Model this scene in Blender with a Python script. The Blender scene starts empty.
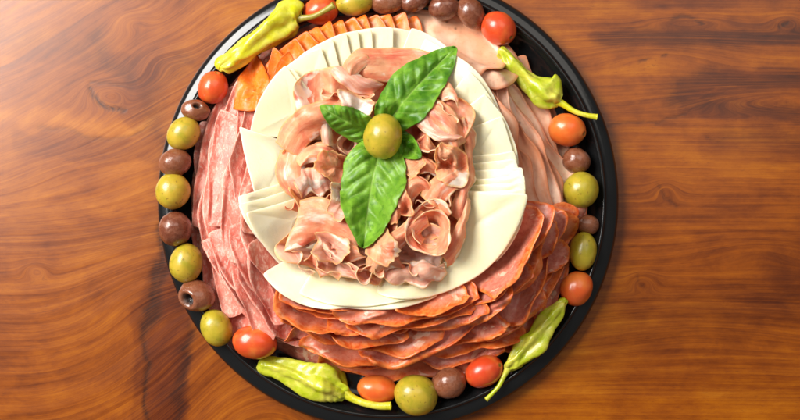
import bpy, math, random
import numpy as np
from mathutils import Vector
rng = np.random.default_rng(7)
random.seed(7)
C = bpy.context.scene.collection
K = 0.2 / 231.0          # metres per unit (one unit = one photo pixel on the table)
HC = 1100.0              # camera height in units
CX, CY = 45.0, -15.0     # foot of the camera
TX, TY = -12.0, 10.0     # tray centre (ground units)

def W(px, py, z=0.0):
    gx, gy = px - 400.0, 210.0 - py
    s = (HC - z) / HC
    return np.array([CX + (gx - CX) * s, CY + (gy - CY) * s, z])

# ---------------------------------------------------------------- noise
class SinNoise:
    def __init__(self, seed, n=10):
        r = np.random.default_rng(seed)
        a = r.uniform(0, 2*math.pi, n); f = r.uniform(0.5, 1.6, n)
        self.kx, self.ky = np.cos(a)*f, np.sin(a)*f
        self.p = r.uniform(0, 2*math.pi, n); self.n = n
    def __call__(self, x, y):
        o = 0
        for kx, ky, p in zip(self.kx, self.ky, self.p):
            o = o + np.sin(kx*x + ky*y + p)
        return o / math.sqrt(self.n) 
def fbm(seed, x, y, oct=3):
    o = 0; a = 1.0
    for i in range(oct):
        o = o + a * SinNoise(seed*13+i, 8)(x*2**i, y*2**i); a *= 0.5
    return o
def sstep(a, b, x):
    t = np.clip((x-a)/(b-a), 0, 1); return t*t*(3-2*t)

# ---------------------------------------------------------------- object helpers
def tag(o, label, cat, group=None, kind=None):
    if label: o['label'] = label
    if cat: o['category'] = cat
    if group: o['group'] = group
    if kind: o['kind'] = kind
    return o
def empty(name, loc):
    o = bpy.data.objects.new(name, None); C.objects.link(o)
    o.location = Vector(loc) * K; o.empty_display_size = 0.01
    return o
def mesh_obj(name, V, F, m, parent=None, attrs=None, smooth=True, origin=None):
    V = np.asarray(V, float)
    if origin is None:
        origin = np.array([V[:, 0].mean(), V[:, 1].mean(), V[:, 2].min()])
    if parent is not None: origin = np.array(parent.location) / K
    me = bpy.data.meshes.new(name)
    me.from_pydata(((V - origin) * K).tolist(), [], F)
    me.update()
    if smooth: me.polygons.foreach_set('use_smooth', [True]*len(me.polygons))
    if attrs:
        for k, a in attrs.items():
            a = np.asarray(a, np.float32)
            if a.ndim == 1:
                at = me.attributes.new(k, 'FLOAT', 'POINT'); at.data.foreach_set('value', a)
            else:
                at = me.attributes.new(k, 'FLOAT_VECTOR', 'POINT'); at.data.foreach_set('vector', a.ravel())
    me.materials.append(m)
    o = bpy.data.objects.new(name, me); C.objects.link(o)
    if parent is not None: o.parent = parent
    else: o.location = Vector(origin) * K
    return o
def cr(P, n, closed=False):
    P = np.asarray(P, float)
    if closed: Q = np.vstack([P[-1], P, P[0], P[1]]); seg = len(P)
    else: Q = np.vstack([2*P[0]-P[1], P, 2*P[-1]-P[-2]]); seg = len(P)-1
    t = np.linspace(0, seg, n, endpoint=not closed)
    i = np.minimum(t.astype(int), seg-1); f = (t-i)[:, None]
    p0, p1, p2, p3 = Q[i], Q[i+1], Q[i+2], Q[i+3]
    return 0.5*((2*p1)+(-p0+p2)*f+(2*p0-5*p1+4*p2-p3)*f**2+(-p0+3*p1-3*p2+p3)*f**3)

# ---------------------------------------------------------------- node helpers
class NT:
    def __init__(self, name):
        self.m = bpy.data.materials.new(name); self.m.use_nodes = True
        self.t = self.m.node_tree; self.b = self.t.nodes['Principled BSDF']
        self.out = self.t.nodes['Material Output']
    def n(self, typ, **kw):
        x = self.t.nodes.new(typ)
        for k, v in kw.items(): setattr(x, k, v)
        return x
    def link(self, a, b): self.t.links.new(a, b)
    def put(self, sock, v):
        if hasattr(v, 'is_linked') or isinstance(v, bpy.types.NodeSocket): self.link(v, sock)
        else:
            if isinstance(v, (tuple, list)) and len(v) == 3 and sock.type == 'RGBA': v = (*v, 1)
            sock.default_value = v
    def math(self, op, a, b=None, clamp=False):
        x = self.n('ShaderNodeMath', operation=op, use_clamp=clamp)
        self.put(x.inputs[0], a)
        if b is not None: self.put(x.inputs[1], b)
        return x.outputs[0]
    def mix(self, f, a, b, mode='MIX'):
        x = self.n('ShaderNodeMix', data_type='RGBA', blend_type=mode)
        self.put(x.inputs[0], f); self.put(x.inputs[6], a); self.put(x.inputs[7], b)
        return x.outputs[2]
    def attr(self, name, vec=False):
        x = self.n('ShaderNodeAttribute', attribute_name=name)
        return x.outputs['Vector'] if vec else x.outputs['Fac']
    def coords(self, scale=1.0):      # object coordinates in units, shifted per object
        tc = self.n('ShaderNodeTexCoord'); oi = self.n('ShaderNodeObjectInfo')
        m = self.n('ShaderNodeVectorMath', operation='SCALE'); self.link(tc.outputs['Object'], m.inputs[0]); m.inputs['Scale'].default_value = scale/K
        a = self.n('ShaderNodeVectorMath', operation='ADD'); self.link(m.outputs[0], a.inputs[0])
        c = self.n('ShaderNodeMath', operation='MULTIPLY'); self.link(oi.outputs['Random'], c.inputs[0]); c.inputs[1].default_value = 53.0
        self.link(c.outputs[0], a.inputs[1])
        return a.outputs[0]
    def noise(self, vec, scale, detail=3, rough=0.5, dist=0.0):
        x = self.n('ShaderNodeTexNoise'); self.put(x.inputs['Vector'], vec)
        x.inputs['Scale'].default_value = scale; x.inputs['Detail'].default_value = detail
        x.inputs['Roughness'].default_value = rough; x.inputs['Distortion'].default_value = dist
        return x.outputs['Fac']
    def voro(self, vec, scale, feature='F1'):
        x = self.n('ShaderNodeTexVoronoi', feature=feature); self.put(x.inputs['Vector'], vec)
        x.inputs['Scale'].default_value = scale
        return x.outputs['Distance']
    def rr(self, v, a, b, c=0.0, d=1.0):
        x = self.n('ShaderNodeMapRange', interpolation_type='SMOOTHSTEP'); self.put(x.inputs[0], v)
        for i, q in enumerate((a, b, c, d)): x.inputs[i+1].default_value = q
        return x.outputs[0]
    def ramp(self, v, stops):
        x = self.n('ShaderNodeValToRGB'); self.put(x.inputs[0], v)
        e = x.color_ramp.elements
        while len(e) < len(stops): e.new(0.5)
        for el, (p, c) in zip(e, stops): el.position = p; el.color = (*c, 1)
        return x.outputs[0]
    def rnd(self):
        return self.n('ShaderNodeObjectInfo').outputs['Random']
    def bump(self, h, strength=0.3, dist=1.0):
        x = self.n('ShaderNodeBump'); self.put(x.inputs['Height'], h)
        x.inputs['Strength'].default_value = strength; x.inputs['Distance'].default_value = dist*K
        self.link(x.outputs[0], self.b.inputs['Normal'])
    def fin(self, col, rough=0.4, sss=0.0, sr=3.0, rad=(1, .4, .25), spec=0.5, coat=0.0, cr_=0.1):
        b = self.b
        self.put(b.inputs['Base Color'], col); self.put(b.inputs['Roughness'], rough)
        b.inputs['Subsurface Weight'].default_value = sss
        b.inputs['Subsurface Radius'].default_value = rad
        b.inputs['Subsurface Scale'].default_value = sr*K
        b.inputs['Specular IOR Level'].default_value = spec
        b.inputs['Coat Weight'].default_value = coat; b.inputs['Coat Roughness'].default_value = cr_
        return self.m
def s2l(*c):
    return tuple((v/255/12.92 if v/255 <= .04045 else ((v/255+.055)/1.055)**2.4) for v in c)

# ---------------------------------------------------------------- materials
def m_salami():
    t = NT('salami_meat'); c = t.coords(); r = t.rnd()
    mp = t.n('ShaderNodeMapping'); t.link(c, mp.inputs['Vector']); mp.inputs['Scale'].default_value = (1.25, .62, 1)
    c2 = mp.outputs[0]
    n1 = t.noise(c2, 0.22, 6, .68, 1.0); v = t.voro(c2, 0.5); n2 = t.noise(c, .045, 3)
    fat = t.math('MULTIPLY', t.rr(n1, .47, .62), t.rr(v, .1, .8, 1, .45))
    base = t.mix(t.rr(n2, .3, .7), s2l(214, 112, 94), s2l(230, 146, 126))
    base = t.mix(t.rr(r, .2, 1, 0, .5), base, s2l(210, 102, 88))
    col = t.mix(t.math('MULTIPLY', fat, .78), base, s2l(246, 208, 190))
    rim = t.rr(t.attr('edge'), 0, 1.6, 1, 0)
    col = t.mix(t.math('MULTIPLY', rim, t.rr(n1, .35, .6, .1, .6)), col, s2l(236, 184, 164))
    t.bump(t.math('ADD', n1, t.noise(c, .7, 3)), .4, 1.0)
    return t.fin(col, t.rr(n1, .3, .7, .28, .5), .25, 3.0, spec=.5)
def m_pepperoni():
    t = NT('orange_cured_meat'); c = t.coords()
    n1 = t.noise(c, 0.22, 5, .65, .6); n2 = t.noise(c, .06, 2)
    base = t.mix(n2, s2l(230, 112, 26), s2l(242, 140, 48))
    col = t.mix(t.rr(n1, .50, .68), base, s2l(236, 150, 92))
    col = t.mix(t.rr(n1, .42, .30), col, s2l(212, 88, 20))
    col = t.mix(t.rr(t.attr('edge'), 0, 2.0, .7, 0), col, s2l(200, 84, 10))
    t.bump(n1, .3, .8)
    return t.fin(col, .38, .2, 3.0)
def m_mortadella():
    t = NT('pale_pink_meat'); c = t.coords()
    n1 = t.noise(c, 0.035, 3, .5, .5); v = t.voro(c, .085); n3 = t.noise(c, .25, 3)
    col = t.mix(t.rr(n1, .3, .7), s2l(232, 168, 130), s2l(244, 200, 172))
    col = t.mix(t.math('MULTIPLY', t.rr(n3, .5, .75), .3), col, s2l(205, 128, 96))
    speck = t.math('MULTIPLY', t.rr(v, .0, .20, 1, 0), t.rr(t.noise(c, .05, 1), .44, .52))
    col = t.mix(t.math('MULTIPLY', speck, .75), col, s2l(110, 70, 45))
    col = t.mix(t.rr(t.attr('edge'), .2, 3.5, .7, 0), col, s2l(200, 116, 72))
    t.bump(n3, .12, .8)
    return t.fin(col, .33, .3, 4.0)
def m_capocollo():
    t = NT('spiced_coppa_meat'); c = t.coords()
    n1 = t.noise(c, 0.05, 4, .55, 1.2); n2 = t.noise(c, .2, 4, .6, .5); r = t.rnd()
    base = t.mix(t.rr(n2, .35, .65), s2l(200, 108, 90), s2l(218, 140, 118))
    base = t.mix(t.rr(r, .3, 1.0, 0, .6), base, s2l(222, 120, 70))
    fat = t.rr(n1, .585, .64)
    col = t.mix(t.math('MULTIPLY', fat, .85), base, s2l(236, 196, 168))
    vein = t.rr(t.math('ABSOLUTE', t.math('SUBTRACT', n1, .47)), 0, .018, .45, 0)
    col = t.mix(vein, col, s2l(226, 160, 130))
    ed = t.attr('edge')
    wob = t.math('ADD', ed, t.math('MULTIPLY', t.math('SUBTRACT', n2, .5), 8.0))
    orange = t.mix(t.rr(n2, .35, .6), s2l(214, 86, 22), s2l(236, 128, 50))
    wide = t.rr(r, 0, 1, 2.5, 6.0)
    col = t.mix(t.math('MULTIPLY', t.rr(t.math('DIVIDE', wob, wide), .3, 1.5, 1, 0), .9), col, orange)
    blot = t.rr(t.noise(c, .07, 3, .6, 1.0), .58, .68, 0, .4)
    col = t.mix(blot, col, s2l(222, 112, 50))
    sp = t.math('MULTIPLY', t.rr(t.voro(c, .30), 0, .16, 1, 0), t.rr(t.noise(c, .1, 1), .5, .6))
    col = t.mix(t.math('MULTIPLY', sp, .6), col, s2l(120, 30, 10))
    t.bump(n2, .35, .9)
    return t.fin(col, .36, .18, 3.0)
def m_prosciutto(name='prosciutto_meat', dark=0.0):
    t = NT(name); c = t.coords(); r = t.rnd()
    e = t.attr('edge'); u = t.attr('uu'); vv = t.attr('vv')
    n1 = t.noise(c, .06, 3, .5, .6); n2 = t.noise(c, .25, 4, .6)
    cmb = t.n('ShaderNodeCombineXYZ'); t.put(cmb.inputs[0], t.math('MULTIPLY', u, .55)); t.put(cmb.inputs[1], t.math('MULTIPLY', vv, 2.3)); t.put(cmb.inputs[2], t.math('MULTIPLY', r, 37.0))
    sn = t.noise(cmb.outputs[0], 1.0, 4, .55, .5)          # muscle and fat run along the slice
    cm2 = t.n('ShaderNodeCombineXYZ'); t.put(cm2.inputs[0], t.math('MULTIPLY', u, 1.5)); t.put(cm2.inputs[1], t.math('MULTIPLY', vv, 14.0)); t.put(cm2.inputs[2], t.math('MULTIPLY', r, 11.0))
    fi = t.noise(cm2.outputs[0], 1.0, 3, .6, .3)
    base = t.mix(t.rr(n1, .3, .7), s2l(222, 124, 90), s2l(240, 166, 124))
    base = t.mix(t.rr(sn, .30, .45, .8, 0), base, s2l(204, 92, 74))
    base = t.mix(dark, base, s2l(218, 168, 152))
    base = t.mix(t.rr(fi, .5, .75, 0, .45), base, s2l(242, 200, 170))
    lo = .635 - .10*(dark > 0)
    fat = t.math('MAXIMUM', t.rr(sn, lo-.03, lo+.10), t.rr(t.math('ADD', vv, t.math('MULTIPLY', t.math('SUBTRACT', n1, .5), .8)), .86, .94))
    col = t.mix(t.math('MULTIPLY', fat, .8), base, s2l(244, 222, 206))
    col = t.mix(t.rr(e, .3, 2.2, .7, 0), col, s2l(232, 170, 108))
    t.bump(t.math('ADD', n2, t.math('MULTIPLY', fi, 1.2)), .5, .9)
    return t.fin(col, t.rr(n2, .3, .7, .36, .5), .45, 5.0, rad=(1, .5, .3))
def m_cheese():
    t = NT('pale_cheese'); c = t.coords()
    n = t.noise(c, .03, 3); n2 = t.noise(c, .5, 2); r = t.rnd()
    col = t.mix(n, s2l(247, 233, 180), s2l(250, 241, 202))
    col = t.mix(t.math('MULTIPLY', r, .5), col, s2l(247, 236, 200))
    col = t.mix(t.rr(t.attr('edge'), 0, 1.5, .5, 0), col, s2l(248, 238, 206))
    pit = t.math('MULTIPLY', t.rr(t.voro(c, .11), .0, .10, 1, 0), t.rr(t.noise(c, .04, 1), .5, .56))
    col = t.mix(t.math('MULTIPLY', pit, .35), col, s2l(214, 190, 120))
    t.bump(t.math('ADD', t.math('MULTIPLY', pit, -2.0), t.math('ADD', n2, t.math('MULTIPLY', n, 3.0))), .16, .9)
    return t.fin(col, .36, .55, 6.0, rad=(1, .8, .45), spec=.4)
def m_olive_g():
    t = NT('green_olive_skin'); c = t.coords(); r = t.rnd()
    n = t.noise(c, .09, 3, .5, .5); v = t.voro(c, .55)
    a = t.mix(r, s2l(178, 166, 40), s2l(196, 166, 52))
    col = t.mix(t.rr(n, .35, .7), a, s2l(164, 152, 34))
    col = t.mix(t.rr(v, .05, .2, .2, 0), col, s2l(214, 200, 110))
    col = t.mix(t.math('MULTIPLY', t.rr(t.noise(c, .25, 2), .64, .7), .5), col, s2l(96, 62, 20))
    t.bump(t.math('ADD', n, t.math('MULTIPLY', t.noise(c, .5, 3), .4)), .22, 1.0)
    return t.fin(col, .34, .35, 5.0, rad=(1, .8, .2), coat=.35, cr_=.16)
def m_olive_d():
    t = NT('dark_olive_skin'); c = t.coords(); r = t.rnd()
    n = t.noise(c, .13, 4, .6, .6)
    a = t.mix(r, s2l(104, 52, 34), s2l(140, 84, 54))
    col = t.mix(t.rr(n, .4, .8, 0, .6), a, s2l(168, 112, 84))
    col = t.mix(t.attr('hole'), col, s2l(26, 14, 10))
    t.bump(t.math('ADD', n, t.math('MULTIPLY', t.noise(c, .45, 3), .5)), .4, 1.4)
    return t.fin(col, t.rr(n, .3, .7, .2, .4), .15, 2.0, coat=.5, cr_=.15)
def m_tomato():
    t = NT('tomato_skin'); c = t.coords(); r = t.rnd()
    n = t.noise(c, .05, 3); v = t.voro(c, .5)
    a = t.mix(r, s2l(206, 66, 30), s2l(228, 104, 38))
    col = t.mix(t.rr(n, .4, .7), a, s2l(226, 124, 52))
    col = t.mix(t.rr(v, .04, .2, .22, 0), col, s2l(236, 150, 100))
    col = t.mix(t.attr('hole'), col, s2l(150, 110, 50))
    t.bump(n, .1, 1.0)
    return t.fin(col, .32, .35, 5.0, rad=(1, .35, .15), coat=.35, cr_=.14)
def m_pepper():
    t = NT('pickled_pepper_skin'); c = t.coords(); r = t.rnd()
    n = t.noise(c, .06, 4, .55, .6); n2 = t.noise(c, .3, 3)
    a = t.mix(r, s2l(206, 200, 20), s2l(172, 190, 24))
    col = t.mix(t.rr(n, .35, .7), a, s2l(214, 208, 84))
    col = t.mix(t.rr(t.noise(c, .11, 4, .6, 1.2), .55, .72, 0, .5), col, s2l(140, 150, 14))
    col = t.mix(t.rr(t.voro(c, .22), 0, .1, .4, 0), col, s2l(120, 104, 20))
    t.bump(t.math('ADD', t.math('MULTIPLY', n, 2.0), n2), .35, 1.2)
    return t.fin(col, .32, .4, 6.0, rad=(1, .9, .2), coat=.35, cr_=.18)
def m_stem():
    t = NT('pepper_stem'); c = t.coords(); n = t.noise(c, .4, 3)
    col = t.mix(n, s2l(128, 118, 38), s2l(176, 164, 70))
    t.bump(n, .3, .8)
    return t.fin(col, .4, .1, 2.0)
def m_basil():
    t = NT('basil_leaf_surface'); c = t.coords()
    n = t.noise(c, .06, 3); ve = t.attr('vein'); r = t.attr('shade')
    a = t.mix(t.rr(n, .3, .7), s2l(66, 118, 16), s2l(118, 164, 44))
    a = t.mix(r, a, s2l(140, 182, 58))
    a = t.mix(t.rr(t.noise(c, .13, 4, .6, .8), .42, .7, 0, .6), a, s2l(44, 96, 14))
    col = t.mix(t.math('MULTIPLY', ve, .4), a, s2l(160, 192, 96))
    t.bump(t.math('ADD', t.noise(c, .35, 3), t.math('MULTIPLY', ve, -1.2)), .3, 1.0)
    t.b.inputs['Transmission Weight'].default_value = 0
    return t.fin(col, .42, .35, 2.5, rad=(.5, 1, .2), spec=.4)
def m_plastic():
    t = NT('black_plastic'); c = t.coords()
    n = t.noise(c, .03, 4); sp = t.noise(c, .8, 2)
    return t.fin(s2l(20, 21, 22), t.math('ADD', t.rr(n, .3, .7, .12, .2), t.rr(sp, .62, .8, 0, .15)), 0, spec=.55)
M = dict(salami=m_salami(), pep=m_pepperoni(), mort=m_mortadella(), capo=m_capocollo(),
         pros=m_prosciutto(), prosd=m_prosciutto('prosciutto_fatty_meat', .55), cheese=m_cheese(), olg=m_olive_g(), old=m_olive_d(),  # prosd: greyer meat with more fat, a colour of its own
         tom=m_tomato(), pepper=m_pepper(), stem=m_stem(), basil=m_basil(), plastic=m_plastic())

# ---------------------------------------------------------------- table
def table():
    gx = np.concatenate([np.linspace(-2600, -480, 30), np.arange(-460, 460, 2.0), np.linspace(480, 2600, 30)])
    gy = np.concatenate([np.linspace(-1700, -280, 24), np.arange(-262, 262, 2.0), np.linspace(280, 1700, 24)])
    X, Y = np.meshgrid(gx, gy)
    px, py = X + 400, 210 - Y
    left = sstep(420, 200, px)
    wob = fbm(3, px/120, py/22, 3)*(1.2+1.6*left) + fbm(4, px/300, py/90, 2)*(4+3*left)
    tl = left*sstep(250, 120, py)
    g = py + wob*0.5 + tl*(.55*(px-100)+ fbm(5, px/80, py/50, 3)*6) 
    bl = left*sstep(180, 330, py)
    g = g + bl*(.0028*np.maximum(px-20, 0)**2)
    def bump(cx, cy, sx, sy, a, rot=0):
        c_, s_ = math.cos(rot), math.sin(rot)
        dx = (px-cx)*c_+(py-cy)*s_; dy = -(px-cx)*s_+(py-cy)*c_
        ddx = dx + fbm(int(abs(cx)+cy) % 97+1, px/18, py/18, 2)*2
        return a*np.exp(-(ddx/sx)**2-(dy/sy)**2)
    for b in [(105, 94, 20, 12, 34), (132, 22, 18, 10, 18), (60, 170, 60, 22, 12), (30, 60, 50, 20, -10), (160, 60, 26, 16, 14),
              (830, 100, 120, 13, 38), (690, 22, 38, 6, 16), (660, 55, 70, 14, 14), (645, 282, 12, 9, 18), (665, 190, 14, 10, 16),
              (785, 22, 14, 7, 16), (150, 300, 50, 60, 16, .4), (700, 330, 110, 30, 12), (35, 270, 12, 8, 16), (760, 250, 60, 16, 14)]:
        g = g + bump(*b)
    dk = np.zeros_like(px); lt = np.zeros_like(px); rd = np.zeros_like(px)
    wx = px + fbm(21, px/11, py/11, 5)*3.4; wy = py + fbm(22, px/11, py/11, 5)*2.4
    def stroke(pts, w, a, arr):
        d = np.full_like(px, 1e9)
        pts = np.array(pts, float)
        for p, q in zip(pts[:-1], pts[1:]):
            v = q-p; tt = np.clip(((wx-p[0])*v[0]+(wy-p[1])*v[1])/(v@v), 0, 1)
            d = np.minimum(d, np.hypot(wx-p[0]-tt*v[0], wy-p[1]-tt*v[1]))
        m = a*np.exp(-(d/w)**2)
        if arr == 'r':
            rd[:] = np.maximum(rd, a*sstep(1.25, .75, d/w)); return
        if arr == 'd': dk[:] = np.maximum(dk, m)
        else: lt[:] = np.maximum(lt, m)
    # dark bark seam and other marks of the board
    stroke([(162, 205), (160, 250), (154, 285), (150, 330), (146, 375), (146, 430)], 3.2, 1.0, 'd')
    stroke([(160, 270), (155, 300), (149, 335)], 5, .9, 'd')
    stroke([(190, 330), (180, 370), (176, 430)], 6, .75, 'd')
    stroke([(90, 90), (93, 98), (101, 105), (112, 109), (124, 108)], 2.3, .9, 'd')
    stroke([(92, 84), (104, 82), (118, 86)], 1.8, .5, 'd')
    stroke([(40, 125), (90, 137), (120, 137), (160, 120)], 2.0, .4, 'd')
    stroke([(95, 35), (110, 60), (130, 80)], 9, .4, 'd'); stroke([(0, 30), (80, 45), (130, 70)], 12, .22, 'd')
    stroke([(180, 60), (150, 100), (170, 150)], 12, .35, 'd')
    stroke([(0, 116), (45, 114), (60, 122), (100, 130), (150, 122)], 9, .8, 'l')
    stroke([(240, 30), (200, 60), (180, 80)], 16, .5, 'l'); stroke([(255, 15), (120, 20)], 12, .4, 'l')
    stroke([(40, 330), (120, 345)], 40, .35, 'l'); stroke([(60, 400), (130, 400)], 20, .4, 'l')
    stroke([(605, 38), (650, 36), (700, 40), (800, 34)], 9, .62, 'd')
    stroke([(674, 92), (700, 78), (740, 84), (800, 76)], 10, .62, 'd'); stroke([(672, 98), (700, 104), (760, 112), (800, 116)], 8, .55, 'd')
    stroke([(655, 122), (690, 112), (700, 104)], 1.5, .6, 'd'); stroke([(605, 126), (640, 125), (655, 121)], 1.3, .6, 'd')
    stroke([(675, 20), (690, 19), (698, 22)], 2.2, .8, 'd'); stroke([(776, 23), (785, 22)], 2.5, .9, 'd')
    stroke([(637, 60), (645, 59)], 1.4, .8, 'd'); stroke([(660, 55), (668, 52)], 1.4, .8, 'd'); stroke([(655, 187), (662, 199), (676, 206)], 1.8, .55, 'd')
    stroke([(638, 275), (640, 284), (650, 290)], 1.6, .45, 'd'); stroke([(710, 137), (740, 134), (800, 134)], 1.5, .5, 'd')
    stroke([(725, 133), (800, 140)], 12, .35, 'd'); stroke([(600, 330), (800, 300)], 30, .25, 'd')
    stroke([(690, 98), (720, 90), (800, 90)], 1.2, .6, 'l'); stroke([(705, 100), (740, 106), (800, 108)], 1.2, .5, 'l')
    stroke([(600, 10), (700, 12), (800, 8)], 6, .6, 'l'); stroke([(610, 70), (660, 66), (720, 62), (800, 60)], 12, .5, 'l')
    stroke([(610, 165), (690, 160), (800, 170)], 20, .3, 'l')
    stroke([(176, 262), (172, 320), (166, 360), (166, 430)], 19, 1.0, 'r'); stroke([(152, 280), (142, 340), (140, 430)], 9, .6, 'r')
    stroke([(688, 90), (740, 80), (860, 78)], 12, .75, 'r'); stroke([(690, 108), (740, 110), (860, 120)], 9, .65, 'r')
    stroke([(596, 36), (680, 38), (860, 36)], 7, .6, 'r'); stroke([(715, 146), (860, 150)], 14, .4, 'r')
    stroke([(600, 4), (860, 0)], 8, .3, 'r'); stroke([(640, 300), (860, 290)], 22, .3, 'r'); stroke([(620, 370), (860, 380)], 26, .35, 'r')
    stroke([(150, 60), (130, 100), (170, 170)], 16, .55, 'r'); stroke([(0, 48), (60, 55), (120, 62)], 10, .35, 'r'); stroke([(20, 140), (100, 150), (160, 150)], 12, .5, 'r')
    stroke([(0, 235), (120, 240), (150, 230)], 14, .3, 'r'); stroke([(190, 60), (215, 40)], 8, .4, 'r')
    stroke([(154, 262), (150, 300), (147, 340)], 5, 1.0, 'd'); stroke([(186, 345), (182, 372), (178, 400)], 5, .9, 'd')
    # far outside the frame only soft variation
    tone = fbm(31, px/90, py/50, 3)*.5
    V = np.stack([X, Y, np.zeros_like(X)], -1).reshape(-1, 3)
    ny, nx = X.shape
    idx = np.arange(nx*ny).reshape(ny, nx)
    F = np.stack([idx[:-1, :-1], idx[:-1, 1:], idx[1:, 1:], idx[1:, :-1]], -1).reshape(-1, 4)
    # slab sides and underside
    B = V.copy()
    per = np.concatenate([idx[0, :], idx[1:, -1], idx[-1, -2::-1], idx[-2:0:-1, 0]])
    nb = len(V); Vb = V[per].copy(); Vb[:, 2] = -50
    F = F.tolist()
    L = len(per)
    for i in range(L):
        j = (i+1) % L
        F.append([int(per[j]), int(per[i]), nb+i, nb+j])
    F.append([nb+i for i in range(L)][::-1])
    def ext(a): return np.concatenate([a.ravel(), a.ravel()[per]])
    t = NT('stained_wood'); gv = t.attr('gv', True)
    def sc(v, s):
        x = t.n('ShaderNodeVectorMath', operation='MULTIPLY'); t.link(v, x.inputs[0]); x.inputs[1].default_value = s; return x.outputs[0]
    n_mid = t.noise(sc(gv, (.003, .085, 1)), 1, 6, .62, .05)
    n_fine = t.noise(sc(gv, (.008, .42, 1)), 1, 6, .75, .0)
    n_pore = t.noise(sc(gv, (.10, 1.1, 1)), 1, 5, .8)
    n_big = t.noise(sc(gv, (.6, 1, 1)), .016, 5, .6, .15)
    blot = t.noise(sc(gv, (.5, 1, 1)), .06, 6, .7, .2)
    lines = t.n('ShaderNodeTexWave', wave_type='BANDS', bands_direction='Y', wave_profile='SAW')
    t.link(sc(gv, (.25, 1, 1)), lines.inputs['Vector']); lines.inputs['Scale'].default_value = .035; lines.inputs['Distortion'].default_value = 4.0
    lines.inputs['Detail'].default_value = 4; lines.inputs['Detail Scale'].default_value = .6
    f = t.math('ADD', t.math('MULTIPLY', n_mid, .27), t.math('MULTIPLY', n_fine, .25))
    f = t.math('ADD', f, t.math('MULTIPLY', n_big, .30)); f = t.math('ADD', f, t.math('MULTIPLY', lines.outputs['Fac'], .04))
    f = t.math('ADD', f, t.math('MULTIPLY', t.attr('tone'), .07))
    f = t.math('ADD', f, t.math('MULTIPLY', blot, .24))
    f = t.math('ADD', f, t.math('MULTIPLY', t.attr('lt'), .12))
    col = t.ramp(f, [(.38, s2l(80, 30, 0)), (.47, s2l(110, 49, 0)), (.55, s2l(137, 67, 0)), (.64, s2l(160, 87, 0)), (.80, s2l(190, 120, 22))])
    col = t.mix(t.rr(n_pore, .54, .68, 0, .55), col, s2l(92, 36, 8))
    col = t.mix(t.math('MULTIPLY', t.attr('rd'), t.rr(n_fine, .25, .75, 1.0, .5)), col, (.46, .30, .22), 'MULTIPLY')
    d = t.math('MULTIPLY', t.attr('dk'), t.rr(n_fine, .25, .72, 1.2, .35), clamp=True)
    col = t.mix(d, col, s2l(44, 16, 4))
    t.bump(t.math('ADD', t.math('MULTIPLY', n_fine, .5), t.math('MULTIPLY', t.attr('dk'), -1.0)), .12, .8)
    rgh = t.math('ADD', t.rr(n_mid, .3, .7, .26, .34), t.math('MULTIPLY', n_pore, .06))
    t.fin(col, rgh, 0, spec=.35, coat=.28, cr_=.22)
    o = mesh_obj('table', np.vstack([V, Vb]), F, t.m, attrs={'gv': np.stack([ext(px), ext(g), np.zeros(nb+L)], -1), 'dk': ext(dk), 'lt': ext(lt), 'rd': ext(rd), 'tone': ext(tone)}, origin=np.zeros(3))
    tag(o, 'glossy orange brown stained wooden table under the black tray', None, kind='structure')
table()

# ---------------------------------------------------------------- lathe / tray
def lathe(profile, cx, cy, n=160):
    V = []; F = []
    m = len(profile)
    for (r, z) in profile:
        for k in range(n):
            a = 2*math.pi*k/n; V.append((cx+r*math.cos(a), cy+r*math.sin(a), z))
    for i in range(m-1):
        for k in range(n):
            k2 = (k+1) % n; F.append([i*n+k, i*n+k2, (i+1)*n+k2, (i+1)*n+k])
    return np.array(V), F
tc = W(388, 200, 14)
tray = empty('serving_tray', (tc[0], tc[1], 0)); tag(tray, 'large round black plastic serving tray holding the whole meat and cheese platter', 'tray')
SC = (HC-14)/HC
prof = cr([(0.1, 3.4), (60, 3.4), (120, 3.4), (180, 3.6), (196, 4.6), (204, 10), (209, 17), (212.5, 21)], 50)
V, F = lathe(prof, *tc[:2]); V[:, :2] = tc[:2] + (V[:, :2]-tc[:2])*SC
mesh_obj('well', V, [f[::1] for f in F], M['plastic'], tray)
prof = np.vstack([cr([(212.5, 21), (213.8, 22.9), (215.3, 23.2), (216.6, 21.8), (218, 19.8), (222, 18.9), (226, 17.6), (229.3, 15), (231, 11), (231.6, 6)], 60),
                  [(230.6, 6), (229.8, 11), (228, 14), (222, 17), (216, 19.5), (210.5, 15.5), (205, 8), (196, 2.6), (180, .8), (100, .6), (.1, .6)]])
V, F = lathe(prof, *tc[:2]); V[:, :2] = tc[:2] + (V[:, :2]-tc[:2])*SC
mesh_obj('rim', V, F, M['plastic'], tray)

# ---------------------------------------------------------------- height field of what already lies on the tray
GN = 560; G0 = 280.0
ix, iy = np.meshgrid(np.arange(GN)-G0, np.arange(GN)-G0)
mc = W(378, 196, 30)
rr_ = np.hypot(ix-mc[0], (iy-mc[1]))
H = np.where(rr_ < 205, 4.0, 0.0)
def box(A, k):
    for ax in (0, 1):
        for _ in range(2):
            c = np.cumsum(np.pad(A, [(k+1, k) if a == ax else (0, 0) for a in (0, 1)], mode='edge'), axis=ax)
            A = (np.take(c, range(2*k+1, c.shape[ax]), ax) - np.take(c, range(0, c.shape[ax]-2*k-1), ax))/(2*k+1)
    return A
def samp(A, x, y):
    fx = np.clip(x+G0, 0, GN-2.001); fy = np.clip(y+G0, 0, GN-2.001)
    i = fx.astype(int); j = fy.astype(int); a = fx-i; b = fy-j
    return A[j, i]*(1-a)*(1-b)+A[j, i+1]*a*(1-b)+A[j+1, i]*(1-a)*b+A[j+1, i+1]*a*b
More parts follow.
